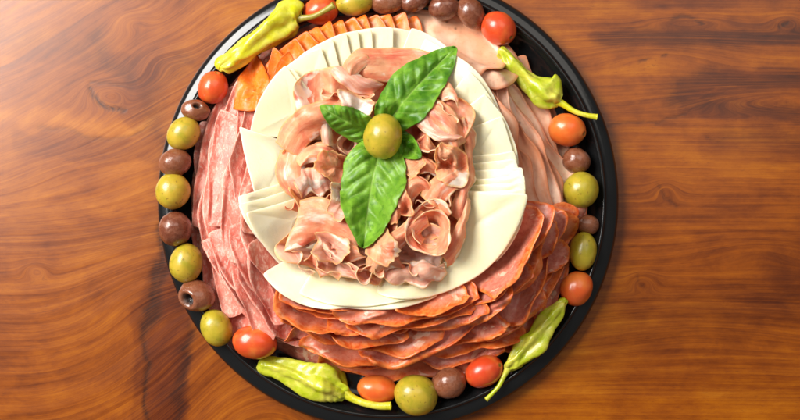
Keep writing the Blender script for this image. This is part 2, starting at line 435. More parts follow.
def raster(X, Y, Z):
    """X, Y, Z: structured grids; raises H to the surface"""
    up = lambda A: np.stack([A[:-1, :-1]*(1-s)*(1-t)+A[:-1, 1:]*s*(1-t)+A[1:, :-1]*(1-s)*t+A[1:, 1:]*s*t for s in (0, .25, .5, .75) for t in (0, .25, .5, .75)])
    x, y, z = up(X).ravel(), up(Y).ravel(), up(Z).ravel()
    i = np.clip(np.rint(x+G0).astype(int), 0, GN-1); j = np.clip(np.rint(y+G0).astype(int), 0, GN-1)
    np.maximum.at(H, (j, i), z)

# the stack of slices that carries the fans
def mound():
    prof_r = [0, 60, 100, 128, 150, 168, 180, 186]
    prof_z = [38, 38, 37, 34, 25, 15, 9, 4.5]
    n, m = 160, 40
    R = np.linspace(0, 1, m)[:, None]*np.ones(n); A = np.linspace(0, 2*math.pi, n, endpoint=False)[None, :]*np.ones((m, 1))
    rad = 184 + 4*fbm(40, np.cos(A)*2, np.sin(A)*2, 2)
    rad = rad*(1-0.02*np.cos(A))
    X = mc[0]+rad*R*np.cos(A); Y = mc[1]+rad*R*np.sin(A)
    Z = np.interp(R*186, prof_r, prof_z)+1.2*fbm(41, X/18, Y/18, 2)*R
    # stepped like piled slices
    Z = np.maximum(Z, 4.4)
    V = np.stack([X, Y, Z], -1).reshape(-1, 3); F = []
    for i in range(m-1):
        for k in range(n):
            k2 = (k+1) % n; F.append([i*n+k, i*n+k2, (i+1)*n+k2, (i+1)*n+k][::1])
    V = np.vstack([V, np.stack([X[-1], Y[-1], np.full(n, 4.0)], -1)])
    for k in range(n):
        k2 = (k+1) % n; F.append([(m-1)*n+k, (m-1)*n+k2, m*n+k2, m*n+k])
    F.append([m*n+k for k in range(n)])
    ed = np.full(len(V), 30.0)
    o = mesh_obj('meat_stack', V, F, M['capo'], attrs={'edge': ed})
    tag(o, 'low pile of cold cuts glimpsed in the gaps underneath the fanned slices', 'cold cuts')
    Xc = np.hstack([X, X[:, :1]]); Yc = np.hstack([Y, Y[:, :1]]); Zc = np.hstack([Z, Z[:, :1]])
    raster(Xc, Yc, Zc)
mound()

def drape(name, outline, m, label, cat, group, th=1.5, ruf=2.0, rf=3.0, lift=0.0, iters=30, N=26, seed=0, wob=1.0,
          lip=0.0, centre=None, clear=.3, out=None, jag=0.0, rigid=False, horiz=0.6, power=2.0, dz=0.0, hfield=None):
    """outline: closed (n,2) photo outline; laid on whatever already lies there"""
    O = np.asarray(outline, float)
    M_ = len(O)
    zc = samp(H, *(W(*O.mean(0), 30)[:2].reshape(2, 1)))[0]
    P = np.array([W(x, y, zc+4)[:2] for x, y in O])
    c = P.mean(0) if centre is None else W(centre[0], centre[1], zc+4)[:2]
    ang = np.linspace(0, 2*math.pi, M_, endpoint=False)
    if wob:
        d = (P-c); L = np.linalg.norm(d, axis=1, keepdims=True)
        P = P + d/L*(wob*fbm(seed+1, np.cos(ang)*3.0, np.sin(ang)*3.0, 3)+jag*fbm(seed+9, ang*14, ang*0, 2))[:, None]
    rs = np.linspace(0, 1, N)**.85
    X = c[0]+(P[:, 0]-c[0])*rs[:, None]; Y = c[1]+(P[:, 1]-c[1])*rs[:, None]
    h = np.maximum.reduce([samp(H, X+dx, Y+dy) for dx in (-1, 0, 1) for dy in (-1, 0, 1)]) + clear
    if rigid:
        A = np.stack([X.ravel(), Y.ravel(), np.ones(X.size)], 1)
        sol = np.linalg.lstsq(A, h.ravel(), rcond=None)[0]
        pl = (A@sol).reshape(X.shape); pl = pl + np.percentile(h-pl, 65)
        z = np.maximum(h, pl)
    else: z = h.copy()
    for _ in range(iters):
        a = (np.roll(z, 1, 1)+np.roll(z, -1, 1)+np.vstack([z[:1], z[:-1]])+np.vstack([z[1:], z[-1:]]))/4
        a[0, :] = a[1, :].mean()
        z = np.maximum(h, a)
    for _ in range(3):
        a = (np.roll(z, 1, 1)+np.roll(z, -1, 1)+2*z)/4; a[0] = a[0].mean(); z = a
    # distance to the edge
    L = np.linalg.norm(P-c, axis=1)
    edge = (1-rs)[:, None]*L[None, :]
    wgt = rs[:, None]**power
    nz = fbm(seed+2, X/14*rf/3, Y/14*rf/3, 2)
    rz = np.clip(.55+.5*nz, 0, 1.6)
    z = z + wgt*rz*ruf + dz
    if out is not None:      # raise the outward side
        od = np.array(out, float); od /= np.linalg.norm(od); od[1] *= -1
        side = np.clip(((X-c[0])*od[0]+(Y-c[1])*od[1])/(L.max()), -1, 1)
        z = z + lift*sstep(.0, .8, side)*rs[:, None]**3
    elif lift: z = z + lift*rs[:, None]**3
    nx2 = SinNoise(seed+5)(X/11, Y/11); ny2 = SinNoise(seed+6)(X/11, Y/11)
    X = X+nx2*horiz*wgt*ruf*.35; Y = Y+ny2*horiz*wgt*ruf*.35
    T = np.full_like(X, th)
    if lip:
        lm = np.clip(.6+.6*SinNoise(seed+7)(np.cos(ang)*2, np.sin(ang)*2), .15, 1)
        if out is not None:
            dd = (P-c)/L[:, None]; lm = lm*sstep(-.1, .5, dd@od)
        T = T + lip*lm[None, :]*sstep(7, 1.5, edge)
    top = z+T
    raster(np.hstack([X, X[:, :1]]), np.hstack([Y, Y[:, :1]]), np.hstack([top, top[:, :1]]))
    # vertices: top rings, round side, bottom rings
    rows = [(X[i], Y[i], top[i], edge[i]) for i in range(1, N)]
    dd = np.stack([X[-1]-X[-2], Y[-1]-Y[-2]], 1); dd /= np.linalg.norm(dd, axis=1, keepdims=True)+1e-9
    for f in (.25, .5, .75):
        o_ = math.sin(math.pi*f)*T[-1]*.5
        rows.append((X[-1]+dd[:, 0]*o_, Y[-1]+dd[:, 1]*o_, z[-1]+T[-1]*(.5+.5*math.cos(math.pi*f)), edge[-1]))
    for i in range(N-1, 0, -1): rows.append((X[i], Y[i], z[i], edge[i]))
    V = [(X[0, 0], Y[0, 0], top[0].mean())]; E = [edge[0].mean()]
    for r in rows:
        V += list(zip(r[0], r[1], r[2])); E += list(r[3])
    V.append((X[0, 0], Y[0, 0], z[0].mean())); E.append(edge[0].mean())
    nr = len(rows); F = []
    for k in range(M_):
        k2 = (k+1) % M_
        F.append([0, 1+k2, 1+k]); F.append([len(V)-1, 1+(nr-1)*M_+k, 1+(nr-1)*M_+k2])
    for i in range(nr-1):
        a = 1+i*M_; b = a+M_
        F += [[a+k, a+(k+1) % M_, b+(k+1) % M_, b+k] for k in range(M_)]
    V = np.array(V)
    cen = V[:, :2].mean(0); av = np.array(V)-np.array([*cen, 0])
    vv = np.clip(.5+.5*(av[:, 0]*math.cos(seed)+av[:, 1]*math.sin(seed))/L.mean(), 0, 1)
    # orient outward: flip when the outline runs the other way
    area = np.sum(P[:, 0]*np.roll(P[:, 1], -1)-np.roll(P[:, 0], -1)*P[:, 1])
    if area > 0: F = [f[::-1] for f in F]
    o = mesh_obj(name, V, F, m, attrs={'edge': E, 'vv': vv, 'uu': np.zeros(len(V))})
    return tag(o, label, cat, group)

def moon(p0, p1, bo, bi, n=110, skew=0.0):
    p0 = np.array(p0, float); p1 = np.array(p1, float); mid = (p0+p1)/2; v = p1-p0; L = np.linalg.norm(v)
    nrm = np.array([v[1], -v[0]])/L
    if nrm @ (mid-np.array([384, 190])) < 0: nrm = -nrm
    h = n//2
    s = np.linspace(0, math.pi, h, endpoint=False)
    a = [mid - v/2*math.cos(t) + nrm*bo*(math.sin(t)**.8)*(1+skew*math.cos(t)) for t in s]
    b = [mid + v/2*math.cos(t) - nrm*bi*(math.sin(t)**.8) for t in s]
    # keep some corner roundness by pulling ends
    O = np.array(a+b)
    for _ in range(2): O = (np.roll(O, 1, 0)+2*O+np.roll(O, -1, 0))/4
    return O, nrm
def poly(pts, n=110, rnd=1):
    """pts: (x, y, bulge of the edge to the next point)"""
    Q = []
    P = [np.array(p[:2], float) for p in pts]; cen = sum(P)/len(P)
    per = sum(np.linalg.norm(P[i]-P[(i+1) % len(P)]) for i in range(len(P)))
    for i, p in enumerate(pts):
        a, b = P[i], P[(i+1) % len(P)]; bul = p[2] if len(p) > 2 else 0
        v = b-a; L = np.linalg.norm(v); nr = np.array([v[1], -v[0]])/L
        if nr @ ((a+b)/2-cen) < 0: nr = -nr
        k = max(4, int(n*L/per))
        for t in np.linspace(0, 1, k, endpoint=False): Q.append(a+v*t+nr*bul*4*t*(1-t))
    O = np.array(Q)
    for _ in range(rnd): O = (np.roll(O, 1, 0)+2*O+np.roll(O, -1, 0))/4
    return O

#@@SLICES
# ---- mortadella: pale pink slices along the right
MORT = [
 ((498, 82), (578, 200), 13, 40, 'pale slice whose edge passes behind the broad end of the right pepper'),
 ((488, 80), (568, 214), 13, 40, 'speckled pale slice between the pepper and the tan edged ones'),
 ((524, 60), (584, 220), 12, 50, 'outermost pale pink slice behind the tomato and dark olive on the right'),
 ((510, 66), (576, 228), 14, 46, 'pale pink slice second from the outside, beside the right dark olive'),
 ((492, 72), (560, 228), 15, 42, 'pale pink slice third from the outside in the right fan'),
 ((483, 70), (551, 236), 15, 42, 'pale pink speckled slice fourth from the outside in the right fan'),
 ((474, 68), (541, 238), 15, 40, 'tan edged pale slice third out from the cheese on the right'),
 ((466, 66), (532, 228), 15, 38, 'tan edged pale slice second out from the cheese on the right'),
 ((456, 62), (526, 210), 14, 34, 'tan slice touching the right hand cheese slices along its outer edge'),
]
MORT.sort(key=lambda e: -np.linalg.norm((np.array(e[0], float)+np.array(e[1], float))/2-np.array([392, 190]))-e[2])
for i, (a, b, bo, bi, lab) in enumerate(MORT):
    O, nr = moon(a, b, bo, bi)
    drape('mortadella_slice', O, M['mort'], lab, 'cold cut', 'pale pink slices fanned along the right', th=1.5, ruf=6.5, rf=2.0, lift=6, iters=24, seed=100+i, lip=3.0, wob=3.2, horiz=1.2, out=nr)
O = poly([(396, 28, 4), (401, 4, 2), (442, 10, 3), (478, 24, 3), (498, 43, 2), (502, 54, 0), (506, 64, 0), (500, 73, 1), (484, 72, 0), (470, 96, 0), (425, 62, 0)], 120, 3)
drape('mortadella_slice', poly([(430, 30, 0), (450, 6, 4), (492, 34, 5), (519, 66, 2), (512, 84, 3), (490, 95, 0), (450, 80, 0)], 110, 3), M['mort'], 'pale pink slice under the broad top slice beside the upper right tomato', 'cold cut', 'pale pink slices at the top right', ruf=2.5, lift=2, seed=130, lip=1)
drape('mortadella_slice', O, M['mort'], 'broad smooth pale pink slice lying over the others at the upper right', 'cold cut', 'pale pink slices at the top right', ruf=2.6, rf=2, lift=3, seed=131, lip=2.2, out=(.7, -.7))
# ---- salami along the left
SAL = [
 ((192, 215), (256, 362), 16, 40, 'lowest salami slice showing between the lower left green olive and the tomato'),
 ((200, 120), (232, 340), 22, 40, 'outermost salami slice lying behind the left row of olives'),
 ((205, 240), (284, 346), 12, 34, 'salami slice ending behind the red tomato at lower left'),
 ((232, 84), (196, 226), 14, 40, 'outer salami slice beside the topmost green olive on the left'),
 ((212, 150), (226, 318), 12, 36, 'salami slice with folded crease level with the pinkish dark olive'),
 ((240, 80), (214, 252), 22, 40, 'broad salami slice rising beside the upper left tomato'),
 ((212, 236), (296, 350), 12, 34, 'long salami slice reaching down beside the lower left tomato'),
 ((226, 205), (262, 345), 9, 30, 'salami slice in the middle of the lower left fan'),
 ((252, 80), (236, 262), 16, 36, 'salami slice second in from the rim at upper left'),
 ((236, 228), (312, 356), 11, 32, 'long salami slice whose lower end touches the coppa at lower left'),
 ((248, 180), (270, 325), 9, 28, 'upright salami fold left of the stacked cheese corners'),
 ((270, 82), (252, 232), 12, 34, 'salami slice with pointed top just left of the upper left cheese'),
 ((222, 112), (212, 226), 8, 34, 'short salami slice beside the brown olive between two green ones at left'),
 ((218, 250), (266, 336), 8, 30, 'salami slice beside the open pitted dark olive'),
 ((250, 96), (238, 200), 7, 30, 'salami slice just below the large pointed orange slice'),
 ((238, 258), (286, 338), 8, 28, 'salami slice above the right half of the lower left tomato'),
 ((244, 208), (270, 300), 7, 26, 'short salami slice below the stacked cheese corners at left'),
 ((256, 240), (318, 346), 9, 28, 'innermost salami fold beside the tip of the lowest cheese slice'),
]
SAL.sort(key=lambda e: -np.linalg.norm((np.array(e[0], float)+np.array(e[1], float))/2-np.array([392, 200]))-e[2])
for i, (a, b, bo, bi, lab) in enumerate(SAL):
    O, nr = moon(a, b, bo, bi, skew=random.uniform(-.25, .25))
    drape('salami_slice', O, M['salami'], lab, 'cold cut', 'salami slices fanned along the left', th=1.5, ruf=5.0, rf=2.0, lift=5.0, iters=30, seed=300+i, lip=3.0, out=nr, wob=1.6, jag=.1, horiz=1.2, power=1.3)
# ---- capocollo: orange edged slices along the bottom and lower right
CAPO = [  # p0, p1, out, in, lip, label
 ((318, 360), (480, 372), 16, 34, 1, 'lowest coppa slice in shade above the green olive and tomato at the bottom'),
 ((455, 366), (545, 318), 10, 30, 1, 'orange edged coppa slice behind the long pepper, lowest of its fan'),
 ((586, 205), (548, 318), 2, 32, 2, 'orange marbled coppa slice outermost at right, beside the small brown olive'),
 ((285, 338), (368, 366), 4, 34, 5, 'salmon coppa slice with white fat patch and rolled end above the lower left pepper'),
 ((572, 210), (522, 330), 10, 34, 2, 'coppa slice second from the outside at lower right'),
 ((440, 350), (520, 322), 14, 36, 2, 'coppa slice just above the upper part of the tomato beside the long pepper'),
 ((298, 326), (408, 331), 13, 34, 2, 'long mauve centred coppa slice third up from the lower left pepper'),
 ((560, 212), (505, 322), 14, 34, 5, 'folded coppa slice pointing down toward the head of the long pepper'),
 ((354, 354), (470, 324), 17, 34, 7, 'large folded coppa slice with open loop end above the dark olive'),
 ((281, 308), (384, 318), 15, 36, 3, 'coppa slice with pointed left tip beside the salami'),
 ((550, 212), (480, 312), 18, 36, 2, 'coppa slice with pale fat streak at lower right'),
 ((350, 328), (474, 305), 12, 34, 2, 'dark orange coppa slice above the large folded loop'),
 ((412, 324), (510, 298), 14, 34, 3, 'crinkled coppa slice with bright torn orange edge under the lower right cheese'),
 ((285, 292), (392, 308), 15, 34, 2, 'wide orange coppa slice second below the cheese at lower left'),
 ((542, 208), (462, 304), 20, 36, 3, 'coppa slice second out from the cheese at lower right'),
 ((336, 313), (478, 296), 12, 34, 3, 'pink coppa slice just below the front edge of the cheese'),
 ((288, 284), (380, 302), 12, 30, 2, 'thin orange coppa slice tucked directly under the lower left cheese'),
 ((528, 204), (484, 296), 18, 34, 2, 'broad pink faced coppa slice touching the right cheese edge'),
 ((400, 306), (470, 292), 8, 30, 4, 'curled coppa slice with small loop just under the cheese at lower right'),
]
CAPO += [
 ((306, 346), (424, 356), 12, 34, 2, 'coppa slice just right of the rolled end above the lower left pepper'),
 ((404, 362), (502, 346), 12, 34, 2, 'shaded coppa slice directly behind the dark olive at the bottom'),
 ((500, 346), (568, 276), 12, 34, 2, 'coppa slice running along the long pepper from head to middle'),
 ((288, 316), (362, 336), 11, 32, 2, 'coppa slice below the one with the pointed left tip'),
 ((420, 342), (508, 318), 12, 34, 3, 'coppa slice above the tomato beside the long pepper, second layer'),
 ((338, 340), (442, 338), 10, 34, 3, 'coppa slice behind the large folded loop'),
 ((296, 300), (384, 313), 12, 34, 2, 'coppa slice third below the cheese at lower left'),
 ((490, 330), (564, 250), 13, 34, 2, 'coppa slice above the one running along the long pepper'),
 ((518, 304), (570, 224), 11, 34, 2, 'coppa slice level with the narrow green olive at right'),
 ((392, 324), (484, 312), 10, 32, 2, 'coppa slice under the crinkled one with the torn edge'),
 ((452, 314), (532, 266), 14, 34, 2, 'coppa slice third out from the cheese at lower right'),
 ((500, 294), (550, 218), 12, 34, 2, 'coppa slice between the broad pink faced one and the fat streaked one'),
 ((326, 324), (404, 325), 9, 32, 2, 'short coppa slice in the middle of the lower left layers'),
 ((470, 336), (540, 290), 12, 34, 3, 'coppa slice in the middle of the lower right layers'),
]
def apex(e):
    p0, p1 = np.array(e[0], float), np.array(e[1], float)
    return -np.linalg.norm((p0+p1)/2-np.array([392, 196]))-e[2]
CAPO.sort(key=apex)
for i, (a, b, bo, bi, lp, lab) in enumerate(CAPO):
    O, nr = moon(a, b, bo, bi, skew=random.uniform(-.3, .3))
    drape('coppa_slice', O, M['capo'], lab, 'cold cut', 'orange edged coppa slices along the bottom right', th=1.3, ruf=8, rf=3.0, lift=9, iters=18, seed=200+i, lip=lp*.8, out=nr, wob=2.6, jag=.4, horiz=1.3)
# ---- orange folded slices at the top, apex outward
PEP = [((415, 16), (396, 62), 30, 'rightmost orange slice of the top row beside the pale pink slice'), ((403, 12), (380, 58), 36, 'orange slice below the reddish brown olive at the top'),
       ((391, 11), (368, 58), 36, 'orange slice second left of the reddish brown olive at the top'), ((378, 12), (357, 58), 36, 'orange slice of the top row above the highest cheese slice'),
       ((366, 14), (346, 60), 36, 'orange slice below the top green olive'), ((354, 17), (336, 62), 36, 'orange slice left of the one below the top green olive'),
       ((342, 20), (326, 64), 36, 'orange slice right of the pepper stem tip'), ((331, 23), (316, 68), 36, 'orange slice directly below the pepper stem tip'),
       ((319, 26), (306, 74), 36, 'orange slice below the red tomato at the top'), ((307, 32), (298, 78), 36, 'orange slice beside the broad end of the upper left pepper'),
       ((297, 39), (290, 86), 36, 'orange slice along the middle of the upper left pepper'), ((276, 48), (286, 92), 20, 'short orange slice behind the large pointed one'),
       ((289, 53), (282, 96), 18, 'small orange triangle right of the large pointed orange slice'),
       ((254, 52), (262, 104), 26, 'large pointed orange slice standing alone above the salami at upper left')]
for i, (ap, ce, hw, lab) in enumerate(PEP):
    ap = np.array(ap, float)+rng.uniform(-1.8, 1.8, 2); ce = np.array(ce, float)+rng.uniform(-4, 4, 2); hw = hw*rng.uniform(.8, 1.1); v = ce-ap; n_ = np.array([v[1], -v[0]])/np.linalg.norm(v)
    O = poly([(*ap, 4), (*(ce+n_*hw), 6), (*(ce-n_*hw), 4)], 90, 2)
    drape('pepperoni_slice', O, M['pep'], lab, 'cold cut', 'orange folded slices at the top', th=1.4, ruf=2.5, rf=3, lift=3.0, iters=30, seed=400+i, lip=1.0, out=-v, centre=tuple(ce*.75+ap*.25), wob=.8)
print('H before cheese', samp(H, np.array([0., -80, 80, 0, 0]), np.array([0., 0, 0, 80, -80])))
# level the middle before the cheese with a wide hidden round of cheese
def fan(P, R, bul, Q, lab, i, z=0):
    O = poly([(*P, bul), (*R, 0), (*Q, 0)], 120, 1)
    drape('cheese_slice', O, M['cheese'], lab, 'cheese slice', 'pale cheese slices fanned in a ring', th=1.45, ruf=.8, rf=1, iters=120, seed=500+i, rigid=True, wob=.5, N=22, clear=.25, horiz=0)
CH = [
 ((389, 27), (438, 50), 6, (385, 112), 'cheese slice between the topmost one and the strand tip'),
 ((393, 28), (300, 66), 12, (388, 120), 'topmost cheese slice behind the upper prosciutto'),
 ((412, 31), (468, 80), 9, (384, 110), 'cheese slice under the tip of the prosciutto strand at the top'),
 ((371, 30), (296, 75), 12, (376, 118), 'cheese slice just left of the topmost one'),
 ((425, 39), (482, 98), 8, (392, 115), 'cheese slice left of the large basil leaf tip'),
 ((358, 31), (286, 84), 12, (370, 120), 'cheese slice third left of the top'),
 ((438, 46), (492, 110), 8, (400, 118), 'cheese slice hidden mostly under the large basil leaf tip'),
 ((346, 34), (280, 92), 12, (364, 118), 'cheese slice above the curled left end of the top prosciutto'),
 ((454, 56), (505, 130), 9, (405, 125), 'cheese slice directly right of the basil leaf tip'),
 ((333, 40), (272, 100), 12, (352, 118), 'cheese slice right of the narrow pair at upper left'),
 ((469, 74), (512, 150), 7, (415, 135), 'cheese slice second above the large corner at right'),
 ((322, 48), (262, 112), 12, (345, 120), 'large cheese slice at upper left, right of the tall pointed corner'),
 ((484, 96), (518, 165), 7, (420, 140), 'cheese slice just above the large blunt corner on the right'),
 ((294, 70), (254, 126), 7, (336, 130), 'narrow cheese slice edge showing beside the tall pointed corner'),
 ((500, 118), (517, 185), 4, (424, 146), 'cheese slice with the large blunt corner above the right stack'),
 ((287, 67), (250, 134), 7, (338, 140), 'tall pointed cheese slice at upper left above the salami'),
 ((512, 153), (519, 215), 3, (430, 162), 'uppermost thin cheese edge of the stack at right'),
 ((240, 127), (262, 206), 2, (335, 160), 'cheese slice with sharp white corner pointing left'),
 ((514, 160), (517, 225), 4, (430, 168), 'second thin cheese edge of the stack at right'),
 ((242, 197), (272, 250), 4, (330, 168), 'highest of the three stacked cheese corners at left'),
 ((521, 168), (517, 230), 4, (430, 174), 'cheese slice with the outermost square corner at right'),
 ((243, 205), (278, 256), 4, (330, 178), 'middle one of the three stacked cheese corners at left'),
 ((522, 176), (512, 238), 5, (430, 182), 'cheese slice below the outermost square corner at right'),
 ((252, 213), (284, 266), 4, (335, 186), 'lowest of the three stacked cheese corners at left'),
 ((523, 183), (506, 245), 6, (430, 189), 'third cheese slice below the outermost square corner'),
 ((523, 190), (496, 262), 8, (430, 196), 'cheese slice just above the big curved one at lower right'),
]
for i, (P, R, bul, Q, lab) in enumerate(CH): fan(P, R, bul, Q, lab, i)
for j, (pts, lab) in enumerate([
  ([(269, 272, 13), (350, 303, 6), (438, 294, 0), (420, 210, 0), (330, 235, 0)], 'grey cream cheese slice with pointed tip at lower left'),
  ([(302, 292, 8), (400, 299, 2), (442, 288, 0), (430, 215, 0), (320, 262, 0)], 'flat cheese slice under the white fat at the bottom of the heap'),
  ([(523, 196, 22), (428, 294, 3), (380, 290, 0), (400, 200, 0), (455, 193, 0)], 'big curved cheese slice sweeping around the lower right')]):
    drape('cheese_slice', poly(pts, 130, 2), M['cheese'], lab, 'cheese slice', 'pale cheese slices fanned in a ring', th=2.3, ruf=.8, rf=1, iters=160, seed=540+j, rigid=True, wob=.3, N=22, clear=.25, horiz=0)
print('H after cheese', samp(H, np.array([0., -80, 80, 0, 0]), np.array([0., 0, 0, 80, -80])))

# ---------------------------------------------------------------- prosciutto
GP = 'prosciutto ribbons heaped in the middle'
BASE = [
 ([(300, 90), (345, 75), (385, 70), (400, 110), (350, 130), (305, 130)], 'crumpled prosciutto under the left side of the large basil leaf'),
 ([(395, 78), (440, 92), (468, 130), (455, 165), (400, 150), (380, 110)], 'crumpled prosciutto beneath the right hand fat streaked fold'),
 ([(285, 150), (330, 140), (360, 170), (350, 225), (305, 230), (282, 190)], 'crumpled prosciutto low on the left of the heap'),
 ([(400, 150), (460, 150), (468, 200), (455, 245), (410, 240), (385, 190)], 'crumpled prosciutto beneath the rosette on the right'),
 ([(298, 225), (350, 215), (400, 240), (375, 282), (330, 284), (290, 262)], 'crumpled prosciutto at the lower left foot of the heap'),
 ([(365, 225), (430, 220), (452, 255), (432, 282), (395, 280), (355, 262)], 'crumpled prosciutto at the lower right foot of the heap'),
 ([(330, 110), (390, 100), (430, 130), (425, 200), (380, 230), (335, 190)], 'crumpled prosciutto directly under the basil sprig'),
]
for i, (pts, lab) in enumerate(BASE):
    O = cr(np.array(pts), 120, closed=True)
    drape('prosciutto_slice', O, M['pros' if i not in (4, 5) else 'prosd'], lab, 'prosciutto', GP, th=1.0, ruf=12, rf=7.5, iters=12, seed=600+i, N=54, wob=2.5, horiz=1.6, power=.35, clear=.2)
HB = box(H, 7)

def loft(name, rails, m, label, group=GP, nu=90, nv=26, th=1.0, wr=1.2, ws=9.0, seed=0, base=True, parent=None, edge2=.0, flip=False):
    rl = []
    for r in rails:
        P = np.array(r, float)
        Q = []
        for x, y, dz in P:
            q = W(x, y, 60)
            z = (samp(HB, q[:1], q[1:2])[0] if base else 0)+dz
            Q.append(W(x, y, z))
        rl.append(cr(np.array(Q), nu))
    R = np.array(rl)                                  # rails x nu x 3
    G = np.stack([cr(R[:, k], nv) for k in range(nu)], 1)  # nv x nu x 3
    du = np.gradient(G, axis=1); dv = np.gradient(G, axis=0)
    lu = np.cumsum(np.linalg.norm(du, axis=2), axis=1); lv = np.cumsum(np.linalg.norm(dv, axis=2), axis=0)
    nn = np.cross(du, dv); nn /= np.linalg.norm(nn, axis=2, keepdims=True)+1e-9
    lv0 = lv-lv[0]; tot = lv0[-1]+1e-6
    ed = np.minimum(lv0, tot-lv0); ed = np.minimum(ed, np.minimum(lu-lu[:, :1], lu[:, -1:]-lu))
    wv = fbm(seed+50, lu/ws, lv/ws*.45, 3)*wr
    eb = 1+1.1*np.exp(-ed/5)                            # frillier near the edges
    G = G+nn*(wv*eb*.8)[..., None]
    fo = np.sin(lv/3.2+SinNoise(seed+60)(lu/22, lv/9)*2.2)*.55*sstep(0, 6, ed)
    G = G+nn*fo[..., None]
    G[..., 2] += .5*np.exp(-ed/4)*fbm(seed+51, lu/4, lv/6, 2)
    du = np.gradient(G, axis=1); dv = np.gradient(G, axis=0)
    nn = np.cross(du, dv); nn /= np.linalg.norm(nn, axis=2, keepdims=True)+1e-9
    T = th*(.55+.45*np.clip(ed/2.5, 0, 1))[..., None]
    A = G+nn*T/2; B = G-nn*T/2
    raster(G[..., 0], G[..., 1], G[..., 2]+th/2)
    n = nu*nv; idx = np.arange(n).reshape(nv, nu)
    q = np.stack([idx[:-1, :-1], idx[:-1, 1:], idx[1:, 1:], idx[1:, :-1]], -1).reshape(-1, 4)
    F = q.tolist()+(q[:, ::-1]+n).tolist()
    per = np.concatenate([idx[0, :], idx[1:, -1], idx[-1, -2::-1], idx[-2:0:-1, 0]]).tolist()
    for i in range(len(per)):
        a, b = per[i], per[(i+1) % len(per)]; F.append([a, a+n, b+n, b])
    V = np.vstack([A.reshape(-1, 3), B.reshape(-1, 3)])
    vv = (lv0/tot).ravel(); vv = 1-vv if flip else vv
    o = mesh_obj(name, V, F, m, parent, attrs={'edge': np.tile(ed.ravel(), 2), 'vv': np.tile(vv, 2), 'uu': np.tile((lu/30).ravel(), 2)})
    if parent is None: tag(o, label, 'prosciutto', group)
    return o
def rosette(cx, cy, turns, r0, r1, h0, h1, ph, lab, seed, m='pros', flare=1.35, ell=1.0):
    n = 26; lo = []; mi = []; hi = []
    for i in range(n):
        t = i/(n-1); a = ph+turns*2*math.pi*t; r = r0+(r1-r0)*t
        wv = 1+.12*math.sin(a*2.3+seed); 
        lo.append((cx+r*.62*math.cos(a), cy+r*.62*math.sin(a)*ell, h0))
        mi.append((cx+r*.95*wv*math.cos(a), cy+r*.95*wv*math.sin(a)*ell, (h0+h1)/2))
        k = flare*(1+.10*math.sin(a*3.1+seed*2)); hz = h1+2.2*math.sin(a*2.7+seed)
        hi.append((cx+r*k*.93*math.cos(a), cy+r*k*.93*math.sin(a)*ell, hz-1.5*t))
    loft('prosciutto_slice', [lo, mi, hi], M[m], lab, nu=150, nv=20, wr=.7, seed=seed, ws=7)
L_ = lambda rails, lab, seed, m='pros', **k: loft('prosciutto_slice', rails, M[m], lab, seed=seed, **k)
# top broad sheet
L_([[(346, 58, 2), (360, 50, 10), (390, 47, 12), (415, 50, 9), (436, 54, 4)],
    [(350, 70, 8), (366, 62, 16), (392, 60, 17), (414, 62, 12), (430, 62, 6)],
    [(356, 86, 6), (372, 82, 12), (392, 80, 14), (408, 76, 10), (425, 70, 4)]], 'broad smooth prosciutto sheet at the top of the heap', 1, wr=1.6, ws=14)
L_([[(345, 84, 4), (342, 68, 10), (348, 57, 14), (362, 50, 12)], [(352, 86, 12), (350, 72, 19), (356, 62, 20), (368, 56, 17)], [(362, 92, 8), (357, 80, 14), (362, 70, 16), (372, 64, 14)]], 'curled left end of prosciutto beside the top cheese slices', 2)
L_([[(330, 72, 3), (338, 82, 12), (352, 92, 12), (372, 96, 10)], [(336, 66, 10), (348, 76, 18), (362, 85, 20), (378, 90, 14)], [(350, 70, 6), (360, 74, 14), (370, 78, 18), (384, 84, 12)]], 'ruffled prosciutto lip above the small left basil leaf', 3, m='prosd')
# left sweeping sheet
L_([[(276, 142, 3), (284, 122, 8), (300, 110, 11), (322, 101, 14), (352, 93, 14), (372, 92, 10)],
    [(286, 150, 10), (296, 132, 17), (310, 120, 19), (330, 112, 20), (352, 104, 18), (370, 100, 12)],
    [(300, 158, 8), (308, 144, 14), (322, 134, 16), (338, 126, 16), (352, 116, 14), (366, 110, 10)]], 'long tan edged prosciutto sheet sweeping along the upper left of the heap', 4, wr=1.5, ws=13)
L_([[(280, 150, 3), (277, 170, 5), (284, 190, 5), (298, 203, 4)], [(294, 148, 10), (290, 170, 13), (296, 186, 13), (308, 198, 9)], [(306, 155, 8), (306, 172, 12), (308, 184, 12), (316, 194, 8)]], 'round edged prosciutto sheet hanging over the cheese at left', 5)
L_([[(296, 160, 8), (304, 147, 14), (322, 143, 16), (338, 152, 12)], [(300, 166, 16), (310, 153, 22), (324, 150, 23), (338, 158, 17)], [(300, 166, 10), (312, 163, 15), (326, 163, 16), (337, 163, 11)]], 'rounded orange prosciutto tongue left of the basil', 6, wr=.7)
L_([[(322, 108, 14), (320, 124, 18), (322, 144, 16)], [(326, 110, 18), (326, 126, 22), (328, 146, 20)], [(332, 112, 14), (331, 128, 18), (333, 146, 16)]], 'upright white fat strip beside the left basil leaf', 7, m='prosd', wr=1.0, nu=50)
rosette(347, 145, 1.1, 8, 12, 8, 16, .4, 'small round prosciutto curl tucked under the left of the olive', 8, m='prosd', flare=1.1)
# white fat crumple
L_([[(294, 178, 6), (300, 170, 12), (312, 168, 14), (324, 172, 14), (334, 166, 12)], [(298, 188, 14), (306, 178, 22), (314, 182, 17), (322, 178, 24), (334, 176, 16)], [(302, 200, 8), (312, 192, 14), (320, 198, 12), (328, 190, 17), (338, 192, 12)]], 'white fatty crumpled prosciutto left of the large lower basil leaf', 9, m='prosd', wr=2.2, ws=6)
